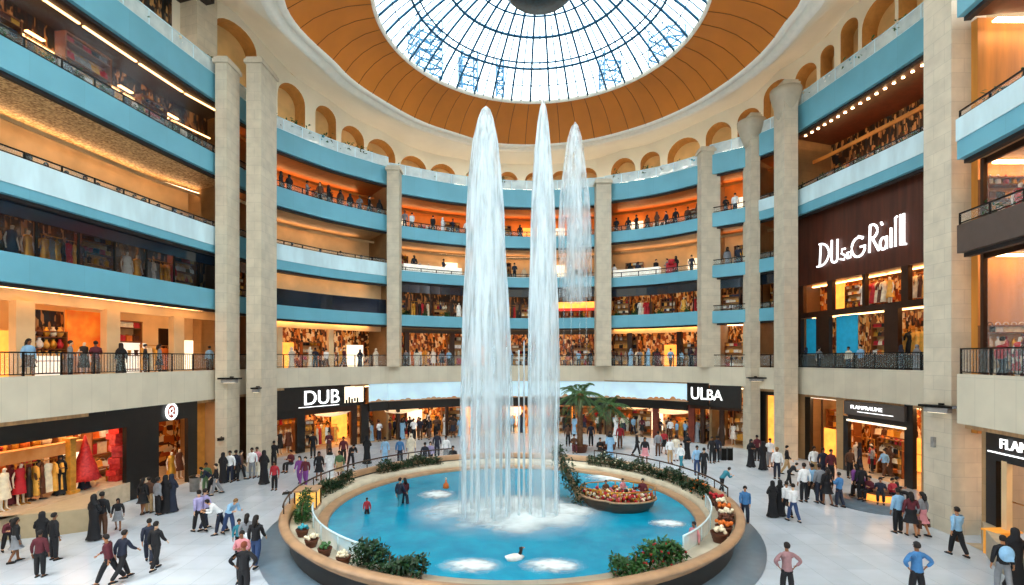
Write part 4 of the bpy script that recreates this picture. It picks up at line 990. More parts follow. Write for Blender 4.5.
# big pale billboards and dark lintel across the far side
SKYM=mat('billboard_sky','BFE0EE',.5,emit=.25,ecol='CDE8F5',var=.15,scale=.4)
for bn,pa,pb,l in (('left_centre',369.5,389,'short'),('centre',389,604,'long'),('right_centre',604,687,'right')):
    cc=BAY[bn]['c']; t0,t1=cc.t_px(pa,.15),cc.t_px(pb,.15); x,y,a=cc.at((t0+t1)/2,.15); r=thing('billboard',f'{l} pale sky-blue lit billboard under the gallery, '+WHERE[bn],'billboard',(x,y,L_(-3.95)))
    m=MB(); cc.sweep(m,[(.15,L_(-3.93)),(.15,L_(-2.32)),(.3,L_(-2.32)),(.3,L_(-3.93))],t0=t0,t1=t1); obj('picture',m,SKYM,r,world=True)
    m=MB(); n=int((t1-t0)/.5)
    for i in range(n):
        x2,y2,a2=cc.at(t0+(t1-t0)*(i+.5)/n,.12); h=.06+.5*abs(noise.noise((i*.6,2.2,pa*.1))); m.box((x2,y2,L_(-3.93)+h/2),(.9,.06,h),a2,.25)
    obj('painted_skyline',m,mat('skyline_ochre','B9A58C',.6,var=.3,scale=.8,c2='D08A4A'),r,world=True)
    gpanel(bn,pa,pb,.1,L_(-4.75),L_(-3.95),M['black'])
b='centre'; wl='far middle ground shop'
fill(b,.5,BAY[b]['c'].len-.5,1.6,.02,wl,WARM+['black','brown'],'rmrsmr',1.75,1.1); fill(b,.8,BAY[b]['c'].len-.5,4.2,.02,wl+', rear',['red','amber','gold','cream','brown','orange'],'Swro',2.2,1.1)
for o2 in (1.0,2.6,4.4): ceil_lights(b,o2,L_(-2.5),wl,mt='lampw',seg=4)
for px in (398,447,500,556,600): 
    t=gp(b,px,.5); box_t(b,t,.6,0,L_(-4.6),.3,.3,M['bronze'])
# sloping white fabric canopies in the far shops
def canopy(bn,px,off,z,w,label):
    cc=BAY[bn]['c']; x,y,a=cc.at(gp(bn,px,off),off); m=MB(); rows=[]
    for j in range(5): rows.append([(-w/2+w*i/10,-.6+j*.35,.25*math.sin(PI*i/10)*-1+.12*j+.1*(i/10)) for i in range(11)])
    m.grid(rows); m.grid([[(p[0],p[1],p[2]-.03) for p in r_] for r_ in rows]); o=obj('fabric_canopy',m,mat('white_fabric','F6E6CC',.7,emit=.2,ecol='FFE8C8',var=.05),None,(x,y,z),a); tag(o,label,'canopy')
canopy('left_centre',330,.9,2.9,3.2,'draped white canopy inside the shop under the left black sign')
canopy('centre',400,.9,2.7,3.2,'draped white canopy in the far shop, left of the tall jets')
canopy('right_centre',640,.9,2.9,3,'draped white canopy in the shop right of the palm trees'); canopy('right_centre',672,.9,2.6,4.2,'wide draped white canopy left of the right black sign')
# right centre
b='right_centre'; wl='ground shop right of fountain'
r,w_=signboard(b,687,708,.1,L_(-4.2),L_(-2.2),'black shop sign board with white letters, right of the fountain')
x,y,_=BAY['right_gap']['c'].at(gp('right_gap',739,.1),.1)
text('UL',1.55,(.12,-.03,.55),0,M['letter'],r,sx=.8)
r2,w2=signboard('right_gap',708,741,.1,L_(-4.25),L_(-2.35),'right half of the black shop sign, left of the right pillar'); text('BA',1.3,(-w2/2+.42,-.03,.6),0,M['letter'],r2,sx=.85)
gpanel(b,604,612,.35,0,L_(-4.1),M['bronze'])
for px in (656,692): box_t(b,gp(b,px,.5),.5,0,L_(-4.1),.55,.3,mat('column_redbrown','6E2A18',.5,var=.2))
for px in (703,722): box_t('right_gap' if px>709 else b,gp('right_gap' if px>709 else b,px,.5),.5,0,L_(-4.1),.35,.3,M['bronze'])
gpanel(b,690,709,.3,L_(-4.5),L_(-4.1),M['bronze']); gpanel('right_gap',709,741,.3,L_(-4.5),L_(-4.1),M['bronze'])
fill(b,.5,BAY[b]['c'].len-.3,1.6,.02,wl,WARM+['brown','black'],'rsmrso',1.8); fill(b,.5,BAY[b]['c'].len-.3,3.8,.02,wl+', rear',WARM,'SwSr',2.2,1.1)
fill('right_gap',.3,4.6,1.5,.02,'ground-floor shop under the right black sign',WARM,'mSr',1.6)
for o2 in (.9,2.4,4.0): ceil_lights(b,o2,L_(-2.42),wl,mt='lampw')
for o2 in (.9,2.4): ceil_lights('right_gap',o2,L_(-2.57),'ground-floor shop under the right black sign',mt='lampw',t0=.3)
# right narrow
b='right_narrow'; gpanel(b,754,766,.35,0,L_(-2.5),M['black']); gpanel(b,766,776,.9,0,L_(-2.9),M['panelo'],th=.06); gpanel(b,766,778,.35,L_(-3.0),L_(-2.5),M['black']); gpanel(b,776,800,.3,0,L_(-2.5),M['tan'])
# right sign bay ground
b='right_sign'; top=L_(-2.7)
gpanel(b,786,805,.3,0,top,M['tan']); gpanel(b,805,810,.3,0,top,M['black']); gpanel(b,836,843,.3,0,top,M['tan']); gpanel(b,843,848,.3,0,L_(-3.9),M['black']); gpanel(b,904,913,.3,0,top,M['black'])
gpanel(b,810,836,.35,L_(-2.95),top,M['panelw']); gpanel(b,921,948,.3,0,top,M['tan'])
for px in (822,): box_t(b,gp(b,px,.35),.35,0,L_(-2.95),.08,.1,M['bronze'])
rs,ws_=signboard(b,843.5,904,.1,L_(-3.75),L_(-2.85),'grey-brown shop sign board with small white letters, right ground floor')
for ch in rs.children: ch.material_slots[0].link='OBJECT'; ch.material_slots[0].material=mat('sign_taupe','574E49',.4,var=.05)
text('FLAMPRAUME',.34,(-.45,-.02,.42),0,M['letter'],rs,ex=.02,sx=1.15); m=MB(); m.box((.2,-.02,.25),(2.6,.04,.04)); obj('underline',m,M['letter'],rs)
gpanel(b,848,904,.3,L_(-4.15),L_(-3.75),M['black'])
m=MB(); BAY[b]['c'].sweep(m,[(.15,L_(-4.2)),(.15,L_(-4.08)),(.3,L_(-4.08)),(.3,L_(-4.2))],t0=gp(b,847,.2),t1=gp(b,905,.2)); o=obj('light_strip',m,M['panelw']); tag(o,'white light strip over the right ground-floor shop opening','lamp')
wl='right ground shop'
fill(b,gp(b,811,1),gp(b,836,1),1.3,.02,wl+' behind the orange window',WARM,'oo',1.6); fill(b,gp(b,846,1),gp(b,922,1),1.5,.02,wl,WARM+['brown','black'],'msrmrs',1.7); fill(b,gp(b,811,3),gp(b,930,3),3.6,.02,wl+', rear',WARM,'SrSo',2.1,1.1)
for o2 in (1.0,2.6,4.2): ceil_lights(b,o2,top-.22,wl,mt='lampw',t1=BAY[b]['c'].len-2)
# near right shop
b='near_right'; top=L_(-2.68)
cc=BAY[b]['c']; gpanel(b,957,986,.9,0,top,M['tan']); gpanel(b,986,1500,.9,L_(-4.05),top,M['black']); gpanel(b,986,996,.9,0,L_(-4.0),M['black'])
x,y,a=cc.at(gp(b,1014,.8),.8); r=thing('shop_sign','white lettered sign with two white rules on the black fascia, near right','sign',(x,y,L_(-3.75)),a)
text('FLAMPOV',.55,(.55,-.02,.25),0,M['letter'],r,ex=.03); m=MB(); m.box((.5,-.02,.98),(3.4,.04,.05)); m.box((.5,-.02,.05),(3.4,.04,.05)); obj('rule',m,M['letter'],r)
box_t(b,gp(b,1007,1),1.0,0,L_(-4),.25,.2,M['wallcream'])
wl='near right ground shop'
fill(b,gp(b,990,1.6),cc.len-2,1.7,.02,wl,WARM,'rSmr',1.6); fill(b,gp(b,990,3.6),cc.len-2,3.6,.02,wl+', rear',WARM,'SS',2.1,1.1)
for o2 in (1.7,3.2): ceil_lights(b,o2,top-.22,wl,mt='lampw',t1=8)
# low curved stone wall in front of it
m=MB(); P=[on_floor(*p) for p in ((981,536),(984,550),(995,567),(1015,582),(1060,606))]; rows=[]
zt=.95
P=smooth_pts(P,4); lw=Curve2(P); lw.sweep(m,[(0,0),(0,zt),(.35,zt),(.35,0)]); struct(tn('trim'),m,seams(mat('low_wall_stone','B5A68F',.5,var=.08),1.4,9))
# lit orange display niche behind the low wall
x,y=on_floor(968,520); m=MB(); m.box((0,0,.45),(1.0,.5,.9)); m.box((0,0,.93),(1.1,.6,.06)); o=obj('display_plinth',m,mat('plinth_lit','E0983A',.5,emit=.25,ecol='FFA840'),None,(18.9,19.3,0),.1); tag(o,'small lit orange display plinth beside the near right shop','plinth')

# fitted displays of the left first-gallery shops
cq=BAY['left']['c']; g=lambda px,o:cq.t_px(px,o)
panel('left',g(20,3.2),g(64,3.2),3.2,G0,L_(2.4),M['mosaicd']); panel('left',g(160,3.2),g(178,3.2),3.2,G0,L_(1.9),M['bronze'])
for pa,pb,z0,z1,mt,lab in ((67,106,.1,2.5,'po','large orange and red picture on the wall of the left first-gallery shop'),(26,60,-1.0,.1,'pw','low white lit counter front in the left first-gallery shop'),(120,146,-1.0,.9,'pw','white lit wall panel in the left first-gallery shop, near the pilaster')):
    mt=mat('picture_orange','E8701E',.5,emit=.25,ecol='E8601A',var=.5,scale=1.2,c2='F7B040') if mt=='po' else mat('counter_front_white','FFF4E4',.5,emit=.5,ecol='FFF0DC')
    o=panel('left',g(pa,2.9),g(pb,2.9),2.9,L_(z0),L_(z1),mt,name='wall_picture' if 'picture' in lab else 'lit_counter',th=.1,st=False); tag(o,lab,'picture' if 'picture' in lab else 'counter')
ceil_lights('left',2.5,L_(13.2)+2.3,'fourth gallery behind smoked glass, left side',w=.2,t0=cq.t_px(-60),seg=1.6,gap=.8)

# warm displays against the end wall of the near right corner bay
for k,(zf,zc,nm) in enumerate(((G0,L_(4.3),'first gallery'),(L_(5.1),L_(8.15),'lower gallery'),(L_(8.75),L_(14.0),'upper gallery'))):
    for j in range(2):  # lights added to wash the amber end wall
        m=MB(); m.box((20.6+j*1.7,20.6-.05*j,zc-.06),(1.4,.25,.08)); o=obj('ceiling_light',m,M['lampw']); tag(o,f'warm light added to wash the end wall, near right corner, {nm}','lamp',f'added end wall lights, near right corner, {nm}')
    if k<2:
        for j in range(2):
            x=20.45+j*1.9; y=20.75; sc=1.0
            place('display_shelf',(x,y,zf),0,f'wooden shelf with goods at the near right end wall, {nm}','shelf',f'shelves at the near right end wall, {nm}',sc)
            for q in range(4):
                kk=rnd.choice(['handbag','bottle','vase','gift_box'])
                for i in range(5):
                    col=rnd.choice(['red','cream','gold','brown','black','white']); pass
                    goods(kk,(x-.66+.33*i,y-.05,zf+.27+.6*q),rnd.uniform(-.2,.2),f'{col} {LONG[kk]} on shelf, near right end wall, {nm}',LONG[kk],f'{col} {LONG[kk]}s at the near right end wall, {nm}',col,1.1)
        for j in range(3):
            col=('red','black','cream')[j]; place('mannequin',(20.1+j*.9,19.8,zf),R(-10*j),f'mannequin wearing {col} behind the near right window, {nm}','mannequin',None,1.1,{'dress':CLO[col]})
# ================================================================ pool
PX,PY=POOL
def ringprof(prof,n=96,a0=0,a1=2*PI):
    full=abs(a1-a0-2*PI)<1e-6; k_=n if full else n+1
    m=MB(); rows=[]; uv=[]
    for r,z in prof: rows.append([(PX+r*math.cos(a0+(a1-a0)*i/n),PY+r*math.sin(a0+(a1-a0)*i/n),z) for i in range(k_)])
    d=0
    for j,(r,z) in enumerate(prof):
        if j: d+=math.hypot(r-prof[j-1][0],z-prof[j-1][1])
        uv.append([((a1-a0)*i/n*9.5,d) for i in range(k_)])
    return m.grid(rows,True,full,uv)
struct('trim_pool_wall',ringprof([(9.75,0),(9.75,.85),(10.0,1.0)]),M['poolwall'])
struct('trim_pool_coping',ringprof([(10.0,1.0),(10.16,1.02),(10.16,1.14),(10.05,1.18),(9.86,1.18),(9.8,1.1),(9.8,.7)]),M['coping'])
struct('trim_pool_planter_bed',ringprof([(9.8,.82),(8.75,.82),(8.75,.6)]),M['marble'])
struct('trim_pool_inner_step',ringprof([(8.75,.62),(8.35,.62),(8.3,.56),(8.3,.3),(8.35,.2)]),M['coping'])
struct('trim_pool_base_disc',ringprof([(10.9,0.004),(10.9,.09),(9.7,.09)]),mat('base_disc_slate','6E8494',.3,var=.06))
wm=bpy.data.materials.new('pool_water'); wm.use_nodes=True; N=wm.node_tree.nodes; K=wm.node_tree.links; b=N['Principled BSDF']
tc=N.new('ShaderNodeTexCoord'); nz=N.new('ShaderNodeTexNoise'); nz.inputs['Scale'].default_value=1.1; nz.inputs['Detail'].default_value=6; K.new(tc.outputs['Object'],nz.inputs[0])
cr=N.new('ShaderNodeValToRGB'); cr.color_ramp.elements[0].color=lin('0484AC'); cr.color_ramp.elements[0].position=.3; cr.color_ramp.elements[1].color=lin('17A8CA'); cr.color_ramp.elements[1].position=.78; K.new(nz.outputs['Fac'],cr.inputs[0]); K.new(cr.outputs[0],b.inputs['Base Color'])
n2=N.new('ShaderNodeTexNoise'); n2.inputs['Scale'].default_value=3.5; n2.inputs['Detail'].default_value=4; K.new(tc.outputs['Object'],n2.inputs[0]); bp=N.new('ShaderNodeBump'); bp.inputs['Strength'].default_value=.35; bp.inputs['Distance'].default_value=.08; K.new(n2.outputs['Fac'],bp.inputs['Height']); K.new(bp.outputs[0],b.inputs['Normal'])
b.inputs['Roughness'].default_value=.18; b.inputs['Specular IOR Level'].default_value=.15
WZ=.45
m=MB(); m.grid([[(PX+r*math.cos(2*PI*i/96),PY+r*math.sin(2*PI*i/96),WZ) for i in range(96)] for r in (.01,4,8.34)],True,True); o=obj('pool_water',m,wm); tag(o,'bright turquoise water filling the round fountain pool','water',kind='stuff')
# foam; also serves for the painted glow of underwater lamps
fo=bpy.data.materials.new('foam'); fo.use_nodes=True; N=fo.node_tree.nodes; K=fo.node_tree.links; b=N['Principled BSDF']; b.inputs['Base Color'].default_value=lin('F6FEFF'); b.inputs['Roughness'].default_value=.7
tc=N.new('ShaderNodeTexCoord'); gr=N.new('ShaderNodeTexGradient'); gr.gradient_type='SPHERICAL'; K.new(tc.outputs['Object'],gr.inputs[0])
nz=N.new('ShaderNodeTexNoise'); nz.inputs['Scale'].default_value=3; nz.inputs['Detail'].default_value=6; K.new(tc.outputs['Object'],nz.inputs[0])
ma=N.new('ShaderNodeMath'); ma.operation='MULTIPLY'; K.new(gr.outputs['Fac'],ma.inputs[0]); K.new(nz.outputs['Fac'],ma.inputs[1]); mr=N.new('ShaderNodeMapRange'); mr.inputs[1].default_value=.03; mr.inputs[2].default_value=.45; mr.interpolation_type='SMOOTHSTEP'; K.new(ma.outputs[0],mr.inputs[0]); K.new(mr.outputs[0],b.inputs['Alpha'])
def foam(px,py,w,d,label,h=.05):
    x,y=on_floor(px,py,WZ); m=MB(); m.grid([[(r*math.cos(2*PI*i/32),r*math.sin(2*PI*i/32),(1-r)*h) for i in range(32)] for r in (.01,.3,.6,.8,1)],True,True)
    o=obj('foam_glow_patch',m,fo,None,(x,y,WZ+.02)); o.scale=(w,d,1); tag(o,label,'foam'); return o
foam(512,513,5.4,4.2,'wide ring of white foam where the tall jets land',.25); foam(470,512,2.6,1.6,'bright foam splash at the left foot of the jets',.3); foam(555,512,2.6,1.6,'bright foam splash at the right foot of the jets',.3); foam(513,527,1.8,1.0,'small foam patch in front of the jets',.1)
foam(471,566,1.35,.85,'round white underwater lamp glow painted on the water, front left'); foam(552,566,1.35,.85,'round white underwater lamp glow painted on the water, front right'); foam(612,478,1.9,1.6,'pale foam patch behind the boat'); foam(437,495,1.2,1.2,'faint foam patch left of the jets'); foam(668,524,1.0,.7,'faint foam patch right of the boat')  # the front pair is lamp glow painted as soft white discs
# ================================================================ water jets
jm=bpy.data.materials.new('jet_water'); jm.use_nodes=True; N=jm.node_tree.nodes; K=jm.node_tree.links; b=N['Principled BSDF']; b.inputs['Base Color'].default_value=lin('F0FBFF'); b.inputs['Roughness'].default_value=.5; b.inputs['Subsurface Weight'].default_value=0
def jetmat(name,lo,hi,a0,a1,zs=.12,sc=5,z0=None):
    m=bpy.data.materials.new(name); m.use_nodes=True; N=m.node_tree.nodes; K=m.node_tree.links
    for x in list(N): N.remove(x)
    out=N.new('ShaderNodeOutputMaterial'); mx=N.new('ShaderNodeMixShader'); tr=N.new('ShaderNodeBsdfTransparent'); ad=N.new('ShaderNodeMixShader'); ad.inputs[0].default_value=.5
    di=N.new('ShaderNodeBsdfDiffuse'); di.inputs[0].default_value=lin('F4FCFF'); tl=N.new('ShaderNodeBsdfTranslucent'); tl.inputs[0].default_value=lin('EAF8FF'); K.new(di.outputs[0],ad.inputs[1]); K.new(tl.outputs[0],ad.inputs[2])
    tc=N.new('ShaderNodeTexCoord'); mp=N.new('ShaderNodeMapping'); mp.inputs['Scale'].default_value=(1,1,zs); K.new(tc.outputs['Object'],mp.inputs[0]); nz=N.new('ShaderNodeTexNoise'); nz.inputs['Scale'].default_value=sc; nz.inputs['Detail'].default_value=5; K.new(mp.outputs[0],nz.inputs[0])
    mr=N.new('ShaderNodeMapRange'); mr.inputs[1].default_value=lo; mr.inputs[2].default_value=hi; mr.inputs[3].default_value=a0; mr.inputs[4].default_value=a1; K.new(nz.outputs['Fac'],mr.inputs[0])
    fac=mr.outputs[0]
    if z0:   # thins out downwards
        sx=N.new('ShaderNodeSeparateXYZ'); K.new(tc.outputs['Object'],sx.inputs[0]); m2=N.new('ShaderNodeMapRange'); m2.inputs[1].default_value=z0[0]; m2.inputs[2].default_value=z0[1]; m2.inputs[3].default_value=z0[2]; m2.inputs[4].default_value=1; K.new(sx.outputs['Z'],m2.inputs[0])
        mu=N.new('ShaderNodeMath'); mu.operation='MULTIPLY'; K.new(fac,mu.inputs[0]); K.new(m2.outputs[0],mu.inputs[1]); fac=mu.outputs[0]
    K.new(fac,mx.inputs[0]); K.new(tr.outputs[0],mx.inputs[1]); K.new(ad.outputs[0],mx.inputs[2]); K.new(mx.outputs[0],out.inputs[0]); return m
JO=jetmat('jet_plume',.36,.6,.3,.97,.07,5,(2.5,9.5,.22)); JS=jetmat('jet_stream',.3,.6,.35,1,.08,6); JF=jetmat('jet_faint',.35,.65,.05,.7,.12,4,(7,14,.0))
def plume(x,y,prof,label,sm,streams,sh):
    r=thing('fountain_jet',label,'fountain jet',(x,y,WZ))
    m=MB(); m.lathe(prof,n=28,cap=False,fn=lambda a,z:1+.07*math.sin(5*a+z*.3)+.05*math.sin(9*a-z*.5)); obj('plume',m,sm,r)
    m=MB(); m.lathe([(q*.55,z*.985) for q,z in prof],n=18,cap=False,fn=lambda a,z:1+.1*math.sin(4*a+z*.4)); obj('core',m,sm,r)
    for (dx,dy,h,w) in streams:
        m=MB(); n=18; m.tube([(dx+(dx*-.25)*(i/n)**2*0,dy,h*i/n) for i in range(n+1)],[w*(1.7-.9*i/n+.25*math.sin(i*1.7+dx*9)) for i in range(n+1)],7); obj('water_stream',m,sh,r)
    return r
def circ(r,n,h,w,a0=0): return [(r*math.cos(a0+2*PI*i/n),r*.8*math.sin(a0+2*PI*i/n),h*(.85+.15*math.sin(i*2.3)),w) for i in range(n)]
JY=22.3
s=F/JY
zj=lambda py:ZC-WZ+(HZ-py)/s
plume((486-CX)/s,JY,[(1.2,0),(1.2,2),(1.18,5),(1.12,zj(390)),(.98,zj(310)),(.9,zj(265)),(.82,zj(215)),(.7,zj(175)),(.54,zj(140)),(.34,zj(119)),(.2,zj(110)),(.02,zj(106))],'tall white water plume, left one of the two big jets',JO,circ(1.05,9,zj(300),.045,.2)+[(.3,-.5,zj(330),.05),(-.35,.1,zj(320),.05)],JS)
plume((543.5-CX)/s,JY+.2,[(.72,0),(.7,3),(.7,zj(380)),(.64,zj(300)),(.56,zj(235)),(.47,zj(190)),(.36,zj(150)),(.24,zj(120)),(.14,zj(105)),(.02,zj(97))],'tallest slender water plume, right one of the two big jets',JO,circ(.66,6,zj(300),.045,.5)+[(-1.1,-.4,zj(350),.04),(-.85,.5,zj(340),.04)],JS)
JY3=26.5; s3=F/JY3; z3=lambda py:ZC-WZ+(HZ-py)/s3
plume((575-CX)/s3,JY3,[(.85,z3(300)),(.85,z3(270)),(.82,z3(230)),(.72,z3(195)),(.55,z3(165)),(.4,z3(140)),(.2,z3(127)),(.02,z3(122))],'faint shorter water plume behind and right of the tall jets',JF,[(dx,0,z3(200+20*k),.035) for k,dx in enumerate((-.6,-.2,.25,.6))],JF)
# ================================================================ leaves
def leafmass(m,fn,n,l=.16,w=.07,up=.3):
    for _ in range(n):
        p=fn(); d=Vector((rnd.gauss(0,1),rnd.gauss(0,1),rnd.gauss(up,.7))); m.leaf(p,d,l*rnd.uniform(.6,1.3),w,rnd.uniform(0,.4))
def hedge(a0,a1,r,w,h,z,label,dens=260,mt='leaf',flower=None):
    am=(a0+a1)/2; r_=thing('hedge',label,'hedge',(PX+r*math.cos(am),PY+r*math.sin(am),z),0,None); L=abs(a1-a0)*r; m=MB()
    def f():
        a=rnd.uniform(a0,a1); hh=h*(.75+.25*math.sin(a*23)+.12*math.sin(a*51)); zz=hh*rnd.random()**.6; q=r+(rnd.random()-.5)*w*(1-.4*zz/h)
        return (PX+q*math.cos(a),PY+q*math.sin(a),z+zz)
    leafmass(m,f,int(dens*L),.2,.09); obj('foliage',m,M[mt],r_,world=True)
    m=MB(); k=max(4,int(L/.3))
    for i in range(k): a=a0+(a1-a0)*(i+.5)/k; m.tube([(PX+r*math.cos(a),PY+r*math.sin(a),z-.02),(PX+r*math.cos(a+.01),PY+r*math.sin(a+.01),z+h*.7)],.02,4)
    obj('stem',m,M['trunk'],r_,world=True)['kind']='stuff'
    if flower:
        m=MB()
        for _ in range(int(14*L)): p=f(); m.sph(p,.05,5)
        o=obj('blossom',m,CLO[flower],r_,world=True); o['kind']='stuff'
def ang(px,py,z=.82): x,y=on_floor(px,py,z); return math.atan2(y-PY,x-PX)
hedge(R(-124),R(-107),9.1,.8,.85,.82,'thick dark green hedge on the near pool rim, left of the middle',520,'leafd')
hedge(R(-70),R(-52),9.1,.8,.85,.82,'long dark green hedge on the near pool rim, right of the middle',520,'leaf','red')
def hp(px0,px1,z=.82):
    # angles on the far side of the ring where the bed is seen at these picture columns
    res=[]
    for px in (px0,px1):
        best=None
        for i in range(0,3600):
            a=R(-30+i*.0667); x,y=PX+9.3*math.cos(a),PY+9.3*math.sin(a)
            if y<PY-4: continue
            e=abs(CX+F*x/y-px)
            if best is None or e<best[0]: best=(e,a)
        res.append(best[1])
    return min(res),max(res)
for p0,p1,l,h,mt,fl in ((300,318,'rounded bush at the left end of the pool rim',.9,'leaf',None),(322,352,'green hedge on the far pool rim, left section under the black sign',.75,'leafd',None),(378,400,'short dark hedge on the far left pool rim',.75,'leafd',None),(402,440,'dark hedge on the far pool rim nearest the jets, left side',.7,'leafd',None),
   (588,622,'dark hedge on the far pool rim behind the boat',.85,'leafd','cream'),(623,655,'hedge with pale blossoms on the far pool rim, right of the boat',.8,'leafd','cream'),(656,690,'dense green hedge on the right pool rim',.8,'leafd',None),(692,708,'last short hedge on the right pool rim',.8,'leafd','orange')):
    a0,a1=hp(p0,p1); hedge(a0,a1,9.3,.6,h,.82,l,330,mt,fl)
# glass balustrade pieces on the rim
def rim_rail(a0,a1,label,r=10.0,z=1.18,h=.75,glass='dglass',pm='bronze',rail='bronze'):
    am=(a0+a1)/2; t=thing('rim_railing',label,'railing',(PX+r*math.cos(am),PY+r*math.sin(am),z)); n=max(3,int(abs(a1-a0)*r/.5))
    P=[(PX+r*math.cos(a0+(a1-a0)*i/n),PY+r*math.sin(a0+(a1-a0)*i/n)) for i in range(n+1)]
    m=MB(); m.tube([(x,y,z+h) for x,y in P],.04,6); obj('handrail',m,M[rail],t,world=True)
    m=MB(); m.grid([[(x,y,z+.03) for x,y in P],[(x,y,z+h-.04) for x,y in P]],False); obj('glass_panel',m,M[glass],t,world=True)
    pr=None
    for i in range(0,n+1,3):
        if pr is None: mm=MB(); mm.tube([(0,0,0),(0,0,h)],.028,5); pr=mm.mesh('post')
        obj('post',pr,M[pm],t,(P[i][0]-t.location.x,P[i][1]-t.location.y,0))
a0,a1=hp(300,455); rim_rail(a0,a1,'curved railing along the far left pool rim behind the hedges',z=1.1,h=.5,glass='glass')
a0,a1=hp(590,712); rim_rail(a0,a1,'curved brown railing along the far right pool rim behind the hedges',z=1.1,h=.5,glass='glass')
rim_rail(R(-163),R(-120),'pale glass balustrade on the near left pool rim',r=8.9,z=.8,h=.6,pm='white',rail='white')
rim_rail(R(-48),R(-8),'pale glass balustrade on the near right pool rim',r=8.9,z=.8,h=.6,pm='white',rail='white')
M['brasslit']=mat('lit_amber_box','F0B85A',.5,emit=.6,ecol='FFC060',var=.3,scale=6)
x,y=PX+9.35*math.cos(R(-172)),PY+9.35*math.sin(R(-172))
k_=thing('drinks_kiosk','small amber lit kiosk box with a tan top on the left pool rim','kiosk',(x,y,.82),R(8)); m=MB(); m.box((0,0,.45),(.85,.8,.7)); obj('lit_box',m,M['brasslit'],k_); m=MB(); m.box((0,0,.84),(1.0,.95,.08)); m.box((0,0,.05),(.95,.9,.1)); obj('top',m,M['coping'],k_)
m=MB(); [m.box((a*.46,b_*.42,.45),(.05,.05,.8)) for a in (-1,1) for b_ in (-1,1)]; obj('frame',m,M['bronze'],k_)
# goods laid out along the right rim: baskets and tables
def f_basket():
    r=thing('flower_basket','','basket'); m=MB(); m.lathe([(.16,0),(.24,.25),(.25,.28),(.22,.28),(.2,.1)],n=14); obj('basket',m,CLO['brown'],r)
    m=MB(); [m.sph((rnd.uniform(-.17,.17),rnd.uniform(-.17,.17),.3+rnd.uniform(0,.1)),.06,6) for _ in range(14)]; obj('flowers',m,CLO['orange'],r); return r
kind('flower_basket',f_basket)
for i,(d,col) in enumerate(zip((-6,-11,-16,-21,-26,-31,-36),('red','cream','orange','cream','brown','orange','cream'))):
    place('flower_basket',(PX+9.45*math.cos(R(d)),PY+9.45*math.sin(R(d)),.82),d,f'brown basket of {col} flowers on the right pool rim, '+('behind the railing end','second along the rim','third along the rim','middle of the rim','third from the hedge','second from the hedge','next to the long hedge')[i],'basket','flower baskets on the right pool rim',1.3,{'flowers':CLO[col]})
for i,d in enumerate((-140,-133,-126,-148)):
    place('flower_basket',(PX+9.4*math.cos(R(d)),PY+9.4*math.sin(R(d)),.82),d,'low planter basket on the left pool rim, '+('middle one','second from the hedge','next to the hedge','nearest the amber kiosk')[i],'basket','planter baskets on the left pool rim',1.0,{'flowers':CLO[('cream','green','cream','teal')[i]]})
# ================================================================ boat
bx,by=5.05,23.9
bt=thing('boat','small rounded wooden boat full of red and gold flowers, floating right of the jets','boat',(bx,by,WZ-.15),R(-6))
def hull(u): return 1.75*math.cos(u),1.15*math.sin(u)*(1 if math.cos(u)>-.3 else .8)
rows=[]; n=36
for f_,z in ((.5,0),(.8,.12),(.95,.38),(1.0,.62),(1.03,.66),(.97,.68),(.93,.6),(.9,.42)):
    rows.append([(hull(2*PI*i/n)[0]*f_,hull(2*PI*i/n)[1]*f_,z+.1*max(0,-math.cos(2*PI*i/n))**3) for i in range(n)])
m=MB(); m.grid(rows,True,True); obj('hull',m,seams(mat('boat_hull_wood','5B4634',.35,var=.2,scale=2,stretch=(1,1,6)),9,.2),bt)
m=MB(); m.tube([(hull(2*PI*i/n)[0]*1.02,hull(2*PI*i/n)[1]*1.02,.68+.1*max(0,-math.cos(2*PI*i/n))**3) for i in range(n+1)],.05,6,False); obj('gunwale',m,M['coping'],bt)
m=MB(); m.grid([[(hull(2*PI*i/n)[0]*.9,hull(2*PI*i/n)[1]*.9,.45) for i in range(n)],[(0,0,.5)]*n],False,True); obj('deck',m,M['shelf'],bt)
m=MB(); m.tube([(hull(2*PI*i/n)[0]*1.0,hull(2*PI*i/n)[1]*1.0,1.15) for i in range(n+1)],.03,5,False); [m.tube([(hull(2*PI*i/n)[0],hull(2*PI*i/n)[1],.65),(hull(2*PI*i/n)[0],hull(2*PI*i/n)[1],1.15)],.025,5) for i in range(0,n,3)]; obj('rail',m,M['gold2'],bt)
m=MB(); bow=[(-1.7,0,.5),(-2.0,.4,.9),(-2.35,1.1,1.45),(-2.75,1.9,2.0),(-3.0,2.4,2.45)]; m.tube(bow,[.22,.18,.14,.12,.08],8); obj('bow_neck',m,M['coping'],bt)
for nm,colr,cnt_ in (('flowers_red','red',120),('flowers_gold','gold',110),('flowers_cream','cream',90),('flowers_pink','pink',60),('flowers_dark','brown',70)):
    m=MB()
    for _ in range(cnt_):
        a=rnd.uniform(0,2*PI); q=rnd.random()**.5*.92; x,y=hull(a); m.sph((x*q,y*q,.55+rnd.uniform(0,.42)),rnd.uniform(.05,.09),6)
    o=obj('flowers',m,CLO[colr],bt); o['kind']='stuff'; o['label']=colr+' flowers'
m=MB()
def bf():
    k=rnd.random()*.999; i=int(k*4); p=Vector(bow[i]).lerp(Vector(bow[i+1]),k*4-i); return p+Vector((rnd.gauss(0,.2),rnd.gauss(0,.18),rnd.gauss(.08,.2)))
leafmass(m,bf,900,.24,.1); obj('bow_foliage',m,M['leafd'],bt)
